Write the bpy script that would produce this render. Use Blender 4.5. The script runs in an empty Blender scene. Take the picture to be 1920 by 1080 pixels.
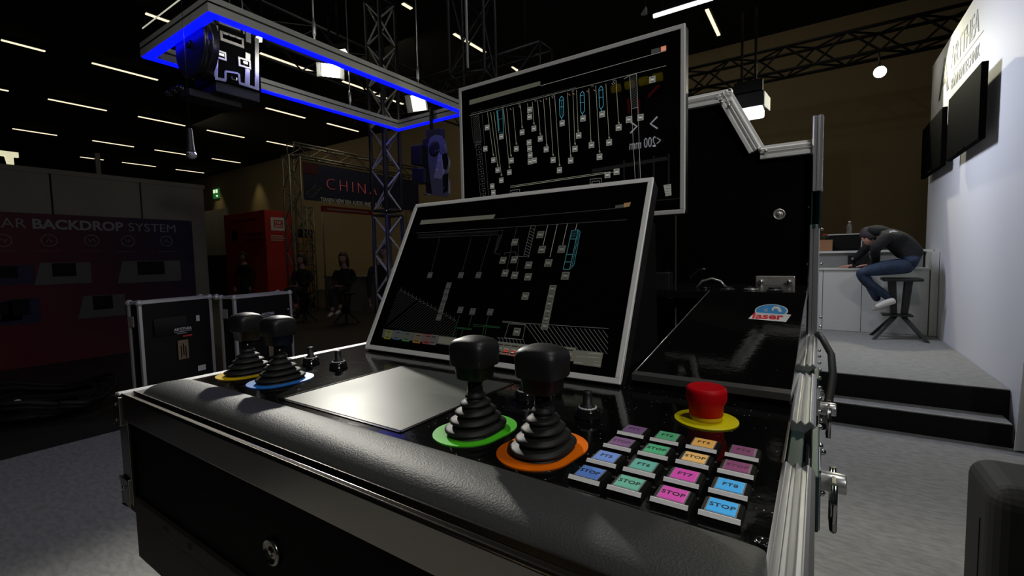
import bpy, bmesh, math, random
from mathutils import Vector, Matrix
random.seed(7)
S = bpy.context.scene
COL = S.collection
PI = math.pi
# ------------------------------------------------------------------ camera
M = Matrix(((0.8313126, 0.0194379, -0.5554651), (0.5554191, -0.0662919, 0.8289240), (-0.0207103, -0.9976109, -0.0659054)))
F = 858.14
CAM = Vector((0, 0, 1.42))
cd = bpy.data.cameras.new('camera'); cam = bpy.data.objects.new('camera', cd); COL.objects.link(cam)
cd.sensor_width = 36; cd.lens = F / 1920 * 36; cd.clip_start = .02; cd.clip_end = 200
r_, u_, b_ = M @ Vector((1, 0, 0)), -(M @ Vector((0, 1, 0))), -(M @ Vector((0, 0, 1)))
cam.matrix_world = Matrix(((r_.x, u_.x, b_.x, 0), (r_.y, u_.y, b_.y, 0), (r_.z, u_.z, b_.z, 1.42), (0, 0, 0, 1)))
S.camera = cam
# ------------------------------------------------------------------ world, exposure
S.view_settings.view_transform = 'Standard'; S.view_settings.look = 'None'
S.view_settings.exposure = 0; S.view_settings.gamma = 1; S.view_settings.use_curve_mapping = False
w = bpy.data.worlds.new('hall'); S.world = w; w.use_nodes = True
w.node_tree.nodes['Background'].inputs[0].default_value = (.9, .95, 1, 1)
w.node_tree.nodes['Background'].inputs[1].default_value = .006

def light(name, kind, loc, target, power, color, size=.1, angle=60, blend=.3, sy=None):
    ld = bpy.data.lights.new(name, kind); o = bpy.data.objects.new(name, ld); COL.objects.link(o)
    o.location = loc; ld.energy = power; ld.color = color
    d = (Vector(target) - Vector(loc))
    o.rotation_euler = d.to_track_quat('-Z', 'Y').to_euler()
    if kind == 'AREA':
        ld.size = size
        if sy: ld.shape = 'RECTANGLE'; ld.size_y = sy
    else: ld.shadow_soft_size = size
    if kind == 'SPOT': ld.spot_size = math.radians(angle); ld.spot_blend = blend
    return o
KEY = (-4.47, 3.2, 3.5)
light('key_flood_lamp', 'SPOT', (-4.38, 3.13, 3.46), (-.7, .6, 1.2), 660, (1, .97, .86), .07, 70, .5)
light('stage_spot_lamp', 'SPOT', (.644, 8.06, 3.80), (.62, 1.96, 1.0), 140, (1, .96, .70), .04, 84, .12)
light('counter_spot_lamp', 'SPOT', (-1.6, 4.9, 3.7), (.6, 7.4, .7), 42, (.98, 1, .97), .08, 70, .6)
light('led_panel_light', 'AREA', (-.45, 6.1, 3.2), (1.2, 4.6, 1.1), 42, (.80, .84, 1), .4)
light('carpet_wash_lamp', 'AREA', (.4, 1.2, 4.2), (.6, 2.8, 0), 20, (1, .98, .92), .35)
light('left_truss_lamp', 'SPOT', (-2.6, -.4, 3.8), (-4.2, 2.1, .4), 20, (1, .98, .95), .1, 75, .5)
light('front_fill_light', 'AREA', (2.4, -1.0, 3.8), (-.6, 1.2, 1.3), 36, (1, .98, .95), .25)  # unseen light added for the monitor frames, kept out of their reflections
for hx, hp in ((-20, 46), (-10, 42), (-1, 24)):
    light('hall_fill_light', 'AREA', (hx, 8.2, 6.8), (hx, 11.5, 1.5), hp, (1, .86, .55), 2.5)  # unseen lights added to brighten the hall wall
light('hall_fill_light', 'AREA', (-6.0, 3.4, 6.8), (-12, 4.5, 0), 10, (1, .93, .8), 2.5)  # another unseen light, added for the partition side
for wx in (-31.4, -26.6):
    light('wall_wash_lamp', 'SPOT', (wx, 13.3, 6.9), (wx, 13.75, 3), 60, (1, .85, .4), .1, 60, 1)

# ------------------------------------------------------------------ pixel helpers (photo pixels -> real planes)
def ray(px, py): return M @ Vector(((px - 960) / F, (py - 540) / F, 1))
def onX(px, py, v): r = ray(px, py); return CAM + r * (v / r.x)
def onY(px, py, v): r = ray(px, py); return CAM + r * (v / r.y)
def onZ(px, py, v): r = ray(px, py); return CAM + r * ((v - 1.42) / r.z)
def onP(px, py, p, n):
    r = ray(px, py); return CAM + r * ((Vector(p) - CAM).dot(n) / r.dot(n))

# ------------------------------------------------------------------ materials
def mat(name, col, rough=.5, metal=0, emit=None, es=0, coat=0, bump=None, spec=.5, var=None, speck=None, trans=0, rv=None):
    m = bpy.data.materials.new(name); m.use_nodes = True; nt = m.node_tree; b = nt.nodes['Principled BSDF']
    def I(n, v): b.inputs[n].default_value = v
    c = tuple(col) + (1,)
    I('Base Color', c); I('Roughness', rough); I('Metallic', metal); I('Specular IOR Level', spec); I('Coat Weight', coat); I('Coat Roughness', .03)
    I('Transmission Weight', trans)
    if emit: I('Emission Color', tuple(emit) + (1,)); I('Emission Strength', es)
    tc = nt.nodes.new('ShaderNodeTexCoord')
    if var:   # var = (scale, amount, detail)
        n = nt.nodes.new('ShaderNodeTexNoise'); n.inputs['Scale'].default_value = var[0]; n.inputs['Detail'].default_value = var[2] if len(var) > 2 else 6
        mp = nt.nodes.new('ShaderNodeMapping'); nt.links.new(tc.outputs['Object'], mp.inputs[0]); nt.links.new(mp.outputs[0], n.inputs['Vector'])
        if len(var) > 3: mp.inputs['Scale'].default_value = var[3]
        mx = nt.nodes.new('ShaderNodeMix'); mx.data_type = 'RGBA'
        mr = nt.nodes.new('ShaderNodeMapRange'); mr.inputs[1].default_value = .35; mr.inputs[2].default_value = .65
        nt.links.new(n.outputs['Fac'], mr.inputs[0]); nt.links.new(mr.outputs[0], mx.inputs['Factor'])
        mx.inputs['A'].default_value = tuple(x * (1 - var[1]) for x in col) + (1,); mx.inputs['B'].default_value = tuple(min(1, x * (1 + var[1])) for x in col) + (1,)
        nt.links.new(mx.outputs['Result'], b.inputs['Base Color'])
    if rv:    # roughness smudges (scale, lo, hi)
        n = nt.nodes.new('ShaderNodeTexNoise'); n.inputs['Scale'].default_value = rv[0]; n.inputs['Detail'].default_value = 4
        nt.links.new(tc.outputs['Object'], n.inputs['Vector'])
        mr = nt.nodes.new('ShaderNodeMapRange'); mr.inputs[1].default_value = .35; mr.inputs[2].default_value = .65; mr.inputs[3].default_value = rv[1]; mr.inputs[4].default_value = rv[2]
        nt.links.new(n.outputs['Fac'], mr.inputs[0]); nt.links.new(mr.outputs[0], b.inputs['Roughness'])
    if speck:  # dust (scale, threshold, colour)
        v = nt.nodes.new('ShaderNodeTexVoronoi'); v.inputs['Scale'].default_value = speck[0]; nt.links.new(tc.outputs['Object'], v.inputs['Vector'])
        mr = nt.nodes.new('ShaderNodeMapRange'); mr.inputs[1].default_value = speck[1]; mr.inputs[2].default_value = speck[1] * .6; mr.inputs[3].default_value = 0; mr.inputs[4].default_value = 1
        nt.links.new(v.outputs['Distance'], mr.inputs[0])
        wn = nt.nodes.new('ShaderNodeMath'); wn.operation = 'GREATER_THAN'; wn.inputs[1].default_value = .82
        sp = nt.nodes.new('ShaderNodeSeparateColor'); nt.links.new(v.outputs['Color'], sp.inputs[0]); nt.links.new(sp.outputs[0], wn.inputs[0])
        mu = nt.nodes.new('ShaderNodeMath'); mu.operation = 'MULTIPLY'; nt.links.new(mr.outputs[0], mu.inputs[0]); nt.links.new(wn.outputs[0], mu.inputs[1])
        mx = nt.nodes.new('ShaderNodeMix'); mx.data_type = 'RGBA'; nt.links.new(mu.outputs[0], mx.inputs['Factor'])
        mx.inputs['A'].default_value = c; mx.inputs['B'].default_value = tuple(speck[2]) + (1,)
        nt.links.new(mx.outputs['Result'], b.inputs['Base Color'])
    if bump:  # (scale, strength, distance[, kind])
        if len(bump) > 3 and bump[3] == 'voronoi':
            n = nt.nodes.new('ShaderNodeTexVoronoi'); out = 'Distance'
        else:
            n = nt.nodes.new('ShaderNodeTexNoise'); n.inputs['Detail'].default_value = 5; out = 'Fac'
        n.inputs['Scale'].default_value = bump[0]; nt.links.new(tc.outputs['Object'], n.inputs['Vector'])
        bp = nt.nodes.new('ShaderNodeBump'); bp.inputs['Strength'].default_value = bump[1]; bp.inputs['Distance'].default_value = bump[2]
        nt.links.new(n.outputs[out], bp.inputs['Height']); nt.links.new(bp.outputs[0], b.inputs['Normal'])
    return m
MT = dict(
 alu=mat('brushed_aluminium', (.72, .73, .74), .30, .8, var=(3, .05)),
 alub=mat('bright_aluminium', (.92, .92, .91), .5, .2),
 alud=mat('dark_aluminium', (.34, .32, .28), .22, 1, var=(5, .08)),  # darker, browner tone than the other aluminium
 chrome=mat('chrome', (.8, .8, .8), .12, 1),
 steel=mat('steel_plate', (.68, .66, .63), .34, .7, var=(60, .2, 3, (1, 1, 12))),
 blackply=mat('black_laminate', (.0018, .0018, .0018), .6, spec=.05),
 body=mat('brown_black_laminate', (.022, .018, .014), .6, spec=.2),
 gloss=mat('glossy_black_dusty', (.004, .004, .004), .09, spec=.55, bump=(34, .10, .004), speck=(150, .14, (.5, .5, .5))),
 gloss2=mat('glossy_black_lid', (.004, .004, .004), .06, spec=.7, bump=(70, .10, .0016), speck=(90, .05, (.3, .3, .3))),
 leather=mat('black_leather', (.060, .062, .062), .50, spec=.40, bump=(420, .6, .0012)),
 leath2=mat('soft_black_leather', (.010, .010, .009), .7, spec=.25, bump=(60, .2, .002)),
 rubber=mat('black_rubber', (.014, .014, .014), .55, spec=.4),
 plastic=mat('black_plastic', (.012, .012, .013), .46, spec=.45, bump=(420, .3, .0006)),
 plasticg=mat('gloss_black_plastic', (.008, .008, .009), .15),
 dark=mat('matt_black', (.004, .004, .004), .7, spec=.2),
 glass=mat('screen_glass', (.0025, .0025, .0025), .015, spec=.5),
 touch=mat('touch_glass', (.078, .085, .075), .44, spec=.12, rv=(9, .36, .42), var=(9, .05)),
 yellow=mat('yellow_plate', (.95, .62, .0), .4), blue=mat('blue_plate', (.03, .22, .78), .4), green=mat('green_plate', (.09, .68, .02), .4), orange=mat('orange_plate', (1, .19, .0), .4),
 estopy=mat('estop_yellow', (.86, .76, .0), .4), estopy2=mat('estop_collar', (.75, .50, .01), .35), red=mat('estop_red', (.60, .001, .008), .5, spec=.2),
 carpet=mat('grey_needle_felt_carpet', (.26, .26, .25), .95, spec=.1, var=(16, .14, 12, (1, 2.6, 1)), bump=(260, .5, .004)),
 hallfloor=mat('dark_hall_floor', (.020, .018, .015), .6, var=(.6, .35)),
 riser=mat('black_step_cloth', (.008, .008, .008), .8, spec=.15),
 wallw=mat('booth_wall_white', (.72, .73, .76), .7),
 tan=mat('tan_hall_wall', (.30, .235, .14), .9, var=(.12, .10)),
 ceil=mat('black_ceiling', (.008, .008, .009), .9),
 partw=mat('partition_grey', (.20, .19, .16), .8, var=(.8, .1)),
 counter=mat('counter_white_grey', (.60, .61, .57), .55),
 stripl=mat('strip_light_glow', (1, 1, 1), .5, emit=(1, .84, .58), es=1.3),
 stripw=mat('white_tube_glow', (1, 1, 1), .5, emit=(.95, .96, 1), es=1.6),
 lampw=mat('lamp_glow', (1, 1, 1), .5, emit=(1, .97, .84), es=12),
 lampy=mat('lamp_face_glow', (1, 1, 1), .5, emit=(1, .97, .80), es=1.4),
 lampb=mat('led_panel_glow', (1, 1, 1), .5, emit=(.97, .97, 1), es=3),
 ledblue=mat('blue_led_strip', (.01, .01, .1), .4, emit=(.0005, .002, 1), es=4.0),
 beam=mat('anodised_beam', (.55, .55, .53), .42, .4),
 slot=mat('dark_slot', (.01, .01, .01), .6),
 truss=mat('black_truss', (.06, .06, .065), .35, .6),
 trussal=mat('dull_truss_aluminium', (.21, .205, .18), .4, .6),
 red2=mat('red_print', (.50, .03, .02), .6), red3=mat('dark_red_print', (.22, .008, .01), .7),
 white=mat('white_print', (.62, .62, .60), .6), greyp=mat('grey_print', (.22, .22, .21), .6),
 navy=mat('navy_banner', (.012, .016, .05), .7), pinkneon=mat('pink_neon_letter', (.5, .06, .07), .5, emit=(.6, .10, .11), es=.16),
 orangep=mat('orange_shutter', (.60, .28, .03), .6), kraft=mat('kraft_label', (.22, .16, .09), .8), cardboard=mat('cardboard', (.34, .17, .08), .85),
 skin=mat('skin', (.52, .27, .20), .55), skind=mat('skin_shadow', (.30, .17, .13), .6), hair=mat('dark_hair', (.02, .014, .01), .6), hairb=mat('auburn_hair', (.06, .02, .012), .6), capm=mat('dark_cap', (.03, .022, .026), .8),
 hoodie=mat('black_cotton_hoodie', (.0035, .0035, .004), .85, bump=(25, .5, .02)), jeans=mat('blue_denim', (.010, .024, .055), .8, var=(40, .3), bump=(20, .5, .02)),
 blackcloth=mat('black_cloth', (.008, .008, .008), .9), shoe=mat('pale_shoe', (.62, .60, .55), .6), greycloth=mat('grey_cloth', (.12, .12, .12), .9),
 stoolm=mat('black_stool', (.006, .006, .005), .45), watch=mat('watch_steel', (.3, .3, .3), .3, .8),
 glintw=mat('painted_bevel_glint', (.92, .92, .92), .3),  # white that paints in the glint on the button bevels
 dial=mat('dial_print', (.7, .7, .7), .4), exitg=mat('exit_green_glow', (0, .2, .05), .5, emit=(.05, .35, .08), es=.2), exitw=mat('exit_white_glow', (1, 1, 1), .5, emit=(.8, 1, .6), es=.9),
 tvs=mat('television_black', (.002, .002, .002), .8, spec=.01), grid=mat('mic_grille', (.42, .40, .48), .4, .7), micb=mat('mic_body', (.02, .018, .032), .45, .1),
 drape=mat('white_fabric', (.80, .80, .80), .8, bump=(30, .4, .01)), cable=mat('black_cable', (.010, .010, .010), .65, spec=.3), redplug=mat('red_plug', (.5, .02, .05), .5),
 bottle=mat('clear_bottle', (.35, .33, .28), .15, trans=.6), letterwall=mat('wall_letter_grey', (.40, .40, .38), .7), letterdark=mat('wall_letter_dark', (.02, .02, .02), .6), teal=mat('teal_zinc', (.035, .075, .075), .3, .5),
 spool=mat('yellow_spool', (.8, .6, .02), .6, emit=(.8, .6, .02), es=.35), redbar=mat('red_bar', (.5, .02, .04), .6, emit=(.6, .02, .05), es=.3), selflit=mat('selflit_letter', (1, 1, 1), .5, emit=(.9, .92, 1), es=5), panelg=mat('rack_grey_panel', (.1, .1, .1), .6, emit=(.5, .52, .5), es=.25),  # rack lettering, spools, bars and panels carry an added glow for the reflection
)
def glow(name, c, s): return mat(name, (.01, .01, .01), .5, emit=c, es=s)
G = dict(w=glow('screen_grey', (.72, .72, .64), .34), d=glow('screen_dim', (.6, .62, .58), .05), t=glow('screen_tile', (.62, .62, .55), .24), td=glow('screen_tile_dim', (.60, .62, .50), .075), ln=glow('screen_line', (.75, .74, .55), .33),
 bar=glow('screen_bar', (.66, .66, .50), .09), cy=glow('screen_cyan', (.12, .52, .68), .55), cyd=glow('screen_teal', (.10, .40, .45), .26), hi=glow('screen_white', (1, 1, 1), .45), hid=glow('screen_white_dim', (1, 1, .9), .13),
 og=glow('screen_orange', (.85, .28, .16), .6), ogd=glow('screen_orange_dim', (.8, .45, .18), .2), gn=glow('screen_green', (.1, .5, .15), .08), rd=glow('screen_red', (.9, .08, .05), .4),
 cY=glow('screen_c_yellow', (.6, .6, .05), 0.110), cB=glow('screen_c_blue', (.1, .35, .7), 0.110), cG=glow('screen_c_green', (.1, .6, .1), 0.121), cO=glow('screen_c_orange', (.8, .35, .03), 0.138), cR=glow('screen_c_red', (.7, .1, .1), 0.110), hatch=glow('screen_hatch', (.6, .62, .58), .11), hat2=glow('screen_hatch_dim', (.6, .62, .58), .04), dk=glow('screen_ink', (.1, .1, .1), .05))

# ------------------------------------------------------------------ mesh builder
class MB:
    def __init__(s): s.v = []; s.f = []; s.sm = []
    def add(s, vs, fs, smooth=False):
        k = len(s.v); s.v += [Vector(v) for v in vs]; s.f += [[i + k for i in f] for f in fs]; s.sm += [smooth] * len(fs); return s
    def box(s, x0, x1, y0, y1, z0, z1, R=None, c=None):
        vs = [Vector((x, y, z)) for x in (x0, x1) for y in (y0, y1) for z in (z0, z1)]
        if R is not None: cc = Vector(c) if c else Vector((0, 0, 0)); vs = [R @ (v - cc) + cc for v in vs]
        return s.add(vs, [(0, 1, 3, 2), (4, 6, 7, 5), (0, 4, 5, 1), (2, 3, 7, 6), (0, 2, 6, 4), (1, 5, 7, 3)])
    def frame(s, o, ax, ay, az, sx, sy, sz):  # oriented box from corner o
        o, ax, ay, az = Vector(o), Vector(ax) * sx, Vector(ay) * sy, Vector(az) * sz
        vs = [o + ax * i + ay * j + az * k for i in (0, 1) for j in (0, 1) for k in (0, 1)]
        fs = [(0, 1, 3, 2), (4, 6, 7, 5), (0, 4, 5, 1), (2, 3, 7, 6), (0, 2, 6, 4), (1, 5, 7, 3)]
        if ax.cross(ay).dot(az) < 0: fs = [tuple(reversed(f)) for f in fs]
        return s.add(vs, fs)
    def tube(s, p, q, r, n=8, r2=None, cap=True):
        p, q = Vector(p), Vector(q); d = (q - p).normalized(); a = d.orthogonal().normalized(); b = d.cross(a); r2 = r if r2 is None else r2
        vs = [p + (a * math.cos(2 * PI * i / n) + b * math.sin(2 * PI * i / n)) * r for i in range(n)] + [q + (a * math.cos(2 * PI * i / n) + b * math.sin(2 * PI * i / n)) * r2 for i in range(n)]
        s.add(vs, [(i, (i + 1) % n, n + (i + 1) % n, n + i) for i in range(n)], True)
        if cap: s.add(vs[:n], [tuple(reversed(range(n)))]); s.add(vs[n:], [tuple(range(n))])
        return s
    def path(s, pts, r, n=6):
        pts = [Vector(p) for p in pts]; rings = []; a = None
        for i, p in enumerate(pts):
            d = (pts[min(i + 1, len(pts) - 1)] - pts[max(i - 1, 0)]).normalized()
            a = d.orthogonal().normalized() if a is None else (a - d * a.dot(d)).normalized()
            b = d.cross(a); rings.append([p + (a * math.cos(2 * PI * k / n) + b * math.sin(2 * PI * k / n)) * r for k in range(n)])
        fs = [(i * n + k, i * n + (k + 1) % n, (i + 1) * n + (k + 1) % n, (i + 1) * n + k) for i in range(len(pts) - 1) for k in range(n)]
        s.add([v for R in rings for v in R], fs, True); s.add(rings[0], [tuple(reversed(range(n)))]); s.add(rings[-1], [tuple(range(n))]); return s
    def lathe(s, prof, c, n=28, R=None, sx=1, sy=1, off=None, flat=False):
        c = Vector(c); rings = []
        for j, (r, z) in enumerate(prof):
            ox, oy = off[j] if off else (0, 0)
            ring = [Vector((r * sx * math.cos(2 * PI * i / n) + ox, r * sy * math.sin(2 * PI * i / n) + oy, z)) for i in range(n)]
            rings += [(R @ v if R is not None else v) + c for v in ring]
        m = len(prof)
        s.add(rings, [(j * n + i, j * n + (i + 1) % n, (j + 1) * n + (i + 1) % n, (j + 1) * n + i) for j in range(m - 1) for i in range(n)], not flat)
        s.add(rings[:n], [tuple(reversed(range(n)))]); s.add(rings[-n:], [tuple(range(n))]); return s
    def prism(s, poly, d, smooth=False):  # poly: 3d loop, d: extrusion vector
        poly = [Vector(p) for p in poly]; d = Vector(d); n = len(poly)
        nm = Vector((0, 0, 0))
        for i in range(n): nm += poly[i].cross(poly[(i + 1) % n])
        if nm.dot(d) < 0: poly.reverse()
        vs = poly + [p + d for p in poly]
        s.add(vs, [tuple(reversed(range(n))), tuple(range(n, 2 * n))]); s.add(vs, [(i, (i + 1) % n, n + (i + 1) % n, n + i) for i in range(n)], smooth); return s
    def quad(s, a, b, c, d): return s.add([a, b, c, d], [(0, 1, 2, 3)])
    def ball(s, c, r, n=12, sc=(1, 1, 1), R=None):
        c = Vector(c); m = n // 2; vs = []
        for j in range(m + 1):
            th = PI * j / m
            for i in range(n):
                v = Vector((r * sc[0] * math.sin(th) * math.cos(2 * PI * i / n), r * sc[1] * math.sin(th) * math.sin(2 * PI * i / n), r * sc[2] * math.cos(th)))
                vs.append((R @ v if R is not None else v) + c)
        return s.add(vs, [(j * n + i, (j + 1) * n + i, (j + 1) * n + (i + 1) % n, j * n + (i + 1) % n) for j in range(m) for i in range(n)], True)
    def build(s, name, m, parent=None, bevel=0, seg=2, **tags):
        me = bpy.data.meshes.new(name); off = Vector((0, 0, 0)); q = parent
        while q is not None: off += q.location; q = q.parent
        me.from_pydata([tuple(v - off) for v in s.v], [], s.f)
        me.polygons.foreach_set('use_smooth', s.sm); me.materials.append(MT[m] if isinstance(m, str) else m)
        me.validate(); me.update()
        bm = bmesh.new(); bm.from_mesh(me); bmesh.ops.remove_doubles(bm, verts=bm.verts, dist=1e-6); bm.to_mesh(me); bm.free()
        o = bpy.data.objects.new(name, me); COL.objects.link(o)
        if parent is not None: o.parent = parent
        if bevel:
            b = o.modifiers.new('bevel', 'BEVEL'); b.width = bevel; b.segments = seg; b.limit_method = 'ANGLE'
        for k, v in tags.items(): o[k] = v
        return o
def thing(name, label, cat, loc, group=None):
    o = bpy.data.objects.new(name, None); COL.objects.link(o); o.location = loc; o.empty_display_size = .1
    o['label'] = label; o['category'] = cat
    if group: o['group'] = group
    return o
def struct_empty(name, loc=(0, 0, 0)):
    o = bpy.data.objects.new(name, None); COL.objects.link(o); o.location = loc; o['kind'] = 'structure'; return o
def copy_tree(o, parent=None, delta=None):
    c = o.copy(); COL.objects.link(c); c.parent = parent
    if delta is not None: c.location = Vector(o.location) + Vector(delta)
    for ch in list(o.children): copy_tree(ch, c)
    return c
def text(name, s, size, m, parent, o, ax, ay, thick=.001, bold=0, align='LEFT', spacing=1, sx=1, **tags):
    cu = bpy.data.curves.new('t', 'FONT'); cu.body = s; cu.size = size; cu.extrude = thick / 2; cu.offset = bold; cu.align_x = align; cu.space_character = spacing; cu.resolution_u = 3
    t = bpy.data.objects.new('t', cu); COL.objects.link(t); bpy.context.view_layer.update()
    me = bpy.data.meshes.new_from_object(t.evaluated_get(bpy.context.evaluated_depsgraph_get())); bpy.data.objects.remove(t)
    ax, ay = Vector(ax).normalized(), Vector(ay).normalized(); az = ax.cross(ay); off = Vector((0, 0, 0)); q = parent
    while q is not None: off += q.location; q = q.parent
    o = Vector(o) - off
    for v in me.vertices: v.co = o + ax * v.co.x * sx + ay * v.co.y + az * (v.co.z + thick / 2)
    me.materials.clear(); me.materials.append(MT[m] if isinstance(m, str) else m); me.name = name
    ob = bpy.data.objects.new(name, me); COL.objects.link(ob); ob.parent = parent
    for k, v in tags.items(): ob[k] = v
    return ob

# ================================================================== STRUCTURE
MB().box(-42, 12, -8, 14, -.1, 0).build('floor', 'hallfloor', kind='structure')
fl = MB(); fl.box(-4.985, 3.5, -4, 4.56, 0, .006); fl.build('trim_1', 'carpet', kind='structure')
MB().box(-42, 12, 14, 14.3, 0, 7.05).build('wall_back', 'tan', kind='structure')
MB().box(-42.3, -42, -8, 14.3, 0, 7.05).build('wall_left', 'tan', kind='structure')
MB().box(-42.3, 12, -8, 14.3, 7.05, 7.3).build('ceiling', 'ceil', kind='structure')
st = struct_empty('trim_2', (0, 4.6, 0))
MB().box(-3, 1.16, 4.56, 4.80, .006, .168).build('step', 'riser', st)
MB().box(-3, 1.16, 4.57, 4.79, .168, .174).build('carpet_tread', 'carpet', st)
MB().box(-3, 1.195, 4.79, 9.2, 0, .364).build('platform', 'riser', st)
MB().box(-3, 1.195, 4.80, 9.2, .364, .370).build('carpet_top', 'carpet', st)
wr = struct_empty('wall_right', (1.2, 6, 0))
MB().box(1.2, 1.30, 4.35, 8.26, 0, 3.82).build('wall_panel', 'wallw', wr)
# raised lettering on the booth wall
A1 = Vector((1.198, 0, 0))
def wall_text(name, s, size, y0, z0, m, bold=0, thick=.012, spacing=1, sx=1): text(name, s, size, m, wr, (1.1995, y0, z0), (0, -1, 0), (0, 0, 1), .003, bold, spacing=spacing, sx=sx)
a = onX(1765, 148, 1.198); b = onX(1854, 58, 1.198)
wall_text('letter_mark', 'A', .62, onX(1760, 187, 1.198).y, onX(1762, 187, 1.198).z, 'letterdark', .004, .03, sx=1.25)
p0, p1 = onX(1783, 130, 1.198), onX(1846, 56, 1.198)
wall_text('lettering', 'ARTTHEA', .335, p0.y, p0.z, 'letterwall', 0, sx=(p0.y - p1.y) / 1.72)
q0, q1 = onX(1784, 143, 1.198), onX(1843, 68, 1.198)
MB().box(1.197, 1.2, q1.y, q0.y, p0.z - .06, p0.z - .048).build('underline', 'letterwall', wr)
wall_text('lettering', 'BÜHNENTECHNIK', .17, q0.y, p0.z - .24, 'letterwall', 0, sx=(q0.y - q1.y) / 1.53)
# low booth partition on the left of the hall (behind the backdrop)
pw = thing('partition_wall', 'long grey panelled partition wall behind the red backdrop', 'partition', (-9.5, 0, 0))
for i, (ya, yb) in enumerate([(-6, -4), (-4, -2), (-2, -.35), (-.35, 1.02), (1.02, 1.92), (1.92, 3.0), (3.0, 3.96)]):
    MB().box(-9.52, -9.45, ya + .012, yb - .012, 0, 2.80).build('panel', 'partw', pw)
MB().box(-9.53, -9.44, -6, 3.97, 2.80, 2.87).build('top_rail', 'partw', pw)
MB().box(-9.54, -9.505, -6, 3.97, 0, 2.80).build('seam_backing', 'dark', pw)

# ceiling strip lights: (row X, [(y0,y1)])
rows = {-15.95: [(1.9, 3.37), (4.2, 5.7)], -20.4: [(2.4, 3.45), (4.24, 5.72), (6.54, 8.05), (8.77, 10.24), (11.1, 12.4)], -25.7: [(4.61, 5.2), (5.25, 6.6), (8.06, 9.4), (8.78 + 1.6, 11.7)],
        -30.0: [(8.6, 9.0), (9.6, 10.9), (11.2, 12.7)], -12.26: [(3.4, 4.3), (5.1, 6.6)], -10.67: [], -7.6: [(7.0, 8.1), (8.95, 10.35), (11.48, 12.9)], -2.227: [(11.52, 13.05)]}
def from_px(a, b):
    p, q = onZ(a[0], a[1], 7.0), onZ(b[0], b[1], 7.0); x = (p.x + q.x) / 2; return x, p.y, q.y
strips = [from_px(a, b) for a, b in [((0, 72), (86, 95.5)), ((170.6, 116), (297, 149)), ((-25, 160.5), (17, 170)), ((88.5, 184), (201, 206.5)), ((258, 217), (348, 235)), ((387, 243), (459, 257)), ((499, 264), (552, 274)),
   ((22, 240), (108, 253)), ((172, 262.5), (252, 274.5)), ((289, 280), (352, 289.5)), ((396, 296.5), (452, 304.5)), ((150, 293), (194, 299.5)), ((228, 303.5), (293, 311.7)), ((329, 316.8), (383, 323.7)),
   ((486, 97.5), (587, 133)), ((640, 151), (715, 176)), ((497.5, 200.7), (572.5, 220.5)), ((612.5, 230), (672.5, 245.7)), ((753.7, 3.7), (772.5, 15)), ((850.5, 61), (910, 97)), ((958.7, 123.7), (1000, 149)), ((1325, 15), (1348, 65)), ((271, 22), (330, 44)), ((700, 176), (768, 197))]]
ORD = ['first', 'second', 'third', 'fourth', 'fifth']
slabels = ['%s strip light from the left in the uppermost left row on the black ceiling' % o for o in ORD[:2]] + ['%s strip light from the left in the second row on the black ceiling' % o for o in ORD] + ['%s strip light from the left in the third row on the black ceiling' % o for o in ORD[:4]] \
  + ['%s strip light from the left in the lowest, farthest row on the black ceiling' % o for o in ORD[:3]] + ['strip light seen inside the blue frame, just right of the winch', 'strip light seen inside the blue frame, below the glaring flood lamp',
  'strip light just under the far blue beam, left of the two there', 'strip light just under the far blue beam, right of the two there', 'strip light at the top edge of the photo beside the hanging truss', 'strip light glowing behind the hanging truss by the bright pole',
  'strip light just touching the top edge of the upper monitor', 'yellow strip light on the ceiling right of the white tube light', 'short strip light above the left corner of the blue frame', 'strip light behind the truss work above the far blue beam']
for (x, ya, yb), sl_ in zip(strips, slabels):
    t = thing('ceiling_strip_light', sl_, 'light', (x, (ya + yb) / 2, 7.0), 'strip lights on the hall ceiling')
    MB().box(x - .09, x + .09, ya, yb, 6.985, 7.05).build('housing', 'dark', t)
    MB().box(x - .038, x + .038, ya + .02, yb - .02, 6.965, 6.985).build('diffuser', 'stripl', t)

# ================================================================== CONTROL DESK
Z0 = 1.16
desk = thing('control_desk', 'black flight case control desk with joysticks, buttons and aluminium edges in foreground', 'control desk', (-.6, 1.0, 0))
MB().box(-1.185, -.01, .325, 1.66, .9385, 1.135).build('case_body', 'blackply', desk)
MB().box(-1.186, -.02, .328, 1.64, .805, .938).build('lower_body', 'body', desk)
MB().box(-.98, -.22, .62, 1.5, .0, .81).build('pedestal', 'dark', desk)
MB().box(-1.172, -.03, .40, 1.655, 1.135, Z0).build('top_plate', 'gloss', desk, .001)
# padded leather armrest
prof = [(.345, 1.140), (.342, 1.150), (.347, 1.162), (.358, 1.171), (.374, 1.1755), (.395, 1.176), (.425, 1.172), (.440, 1.166), (.443, 1.1605), (.443, 1.140)]
xs = [-1.168, -1.160, -1.150, -.044, -.034, -.027]; sc = [.55, .85, 1, 1, .85, .55]
vs = [Vector((x, y + (0 if s == 1 else (.39 - y) * (1 - s) * .18), 1.140 + (z - 1.140) * (s if s < 1 else 1))) for x, s in zip(xs, sc) for y, z in prof]
n = len(prof); pad = MB(); pad.add(vs, [(i * n + k, i * n + k + 1, (i + 1) * n + k + 1, (i + 1) * n + k) for i in range(5) for k in range(n - 1)], True)
pad.add(vs[:n], [tuple(range(n))]); pad.add(vs[-n:], [tuple(reversed(range(n)))])
po = pad.build('armrest_pad', 'leather', desk, label='black grained leather armrest pad'); sb = po.modifiers.new('s', 'SUBSURF'); sb.levels = 2; sb.render_levels = 2
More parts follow.
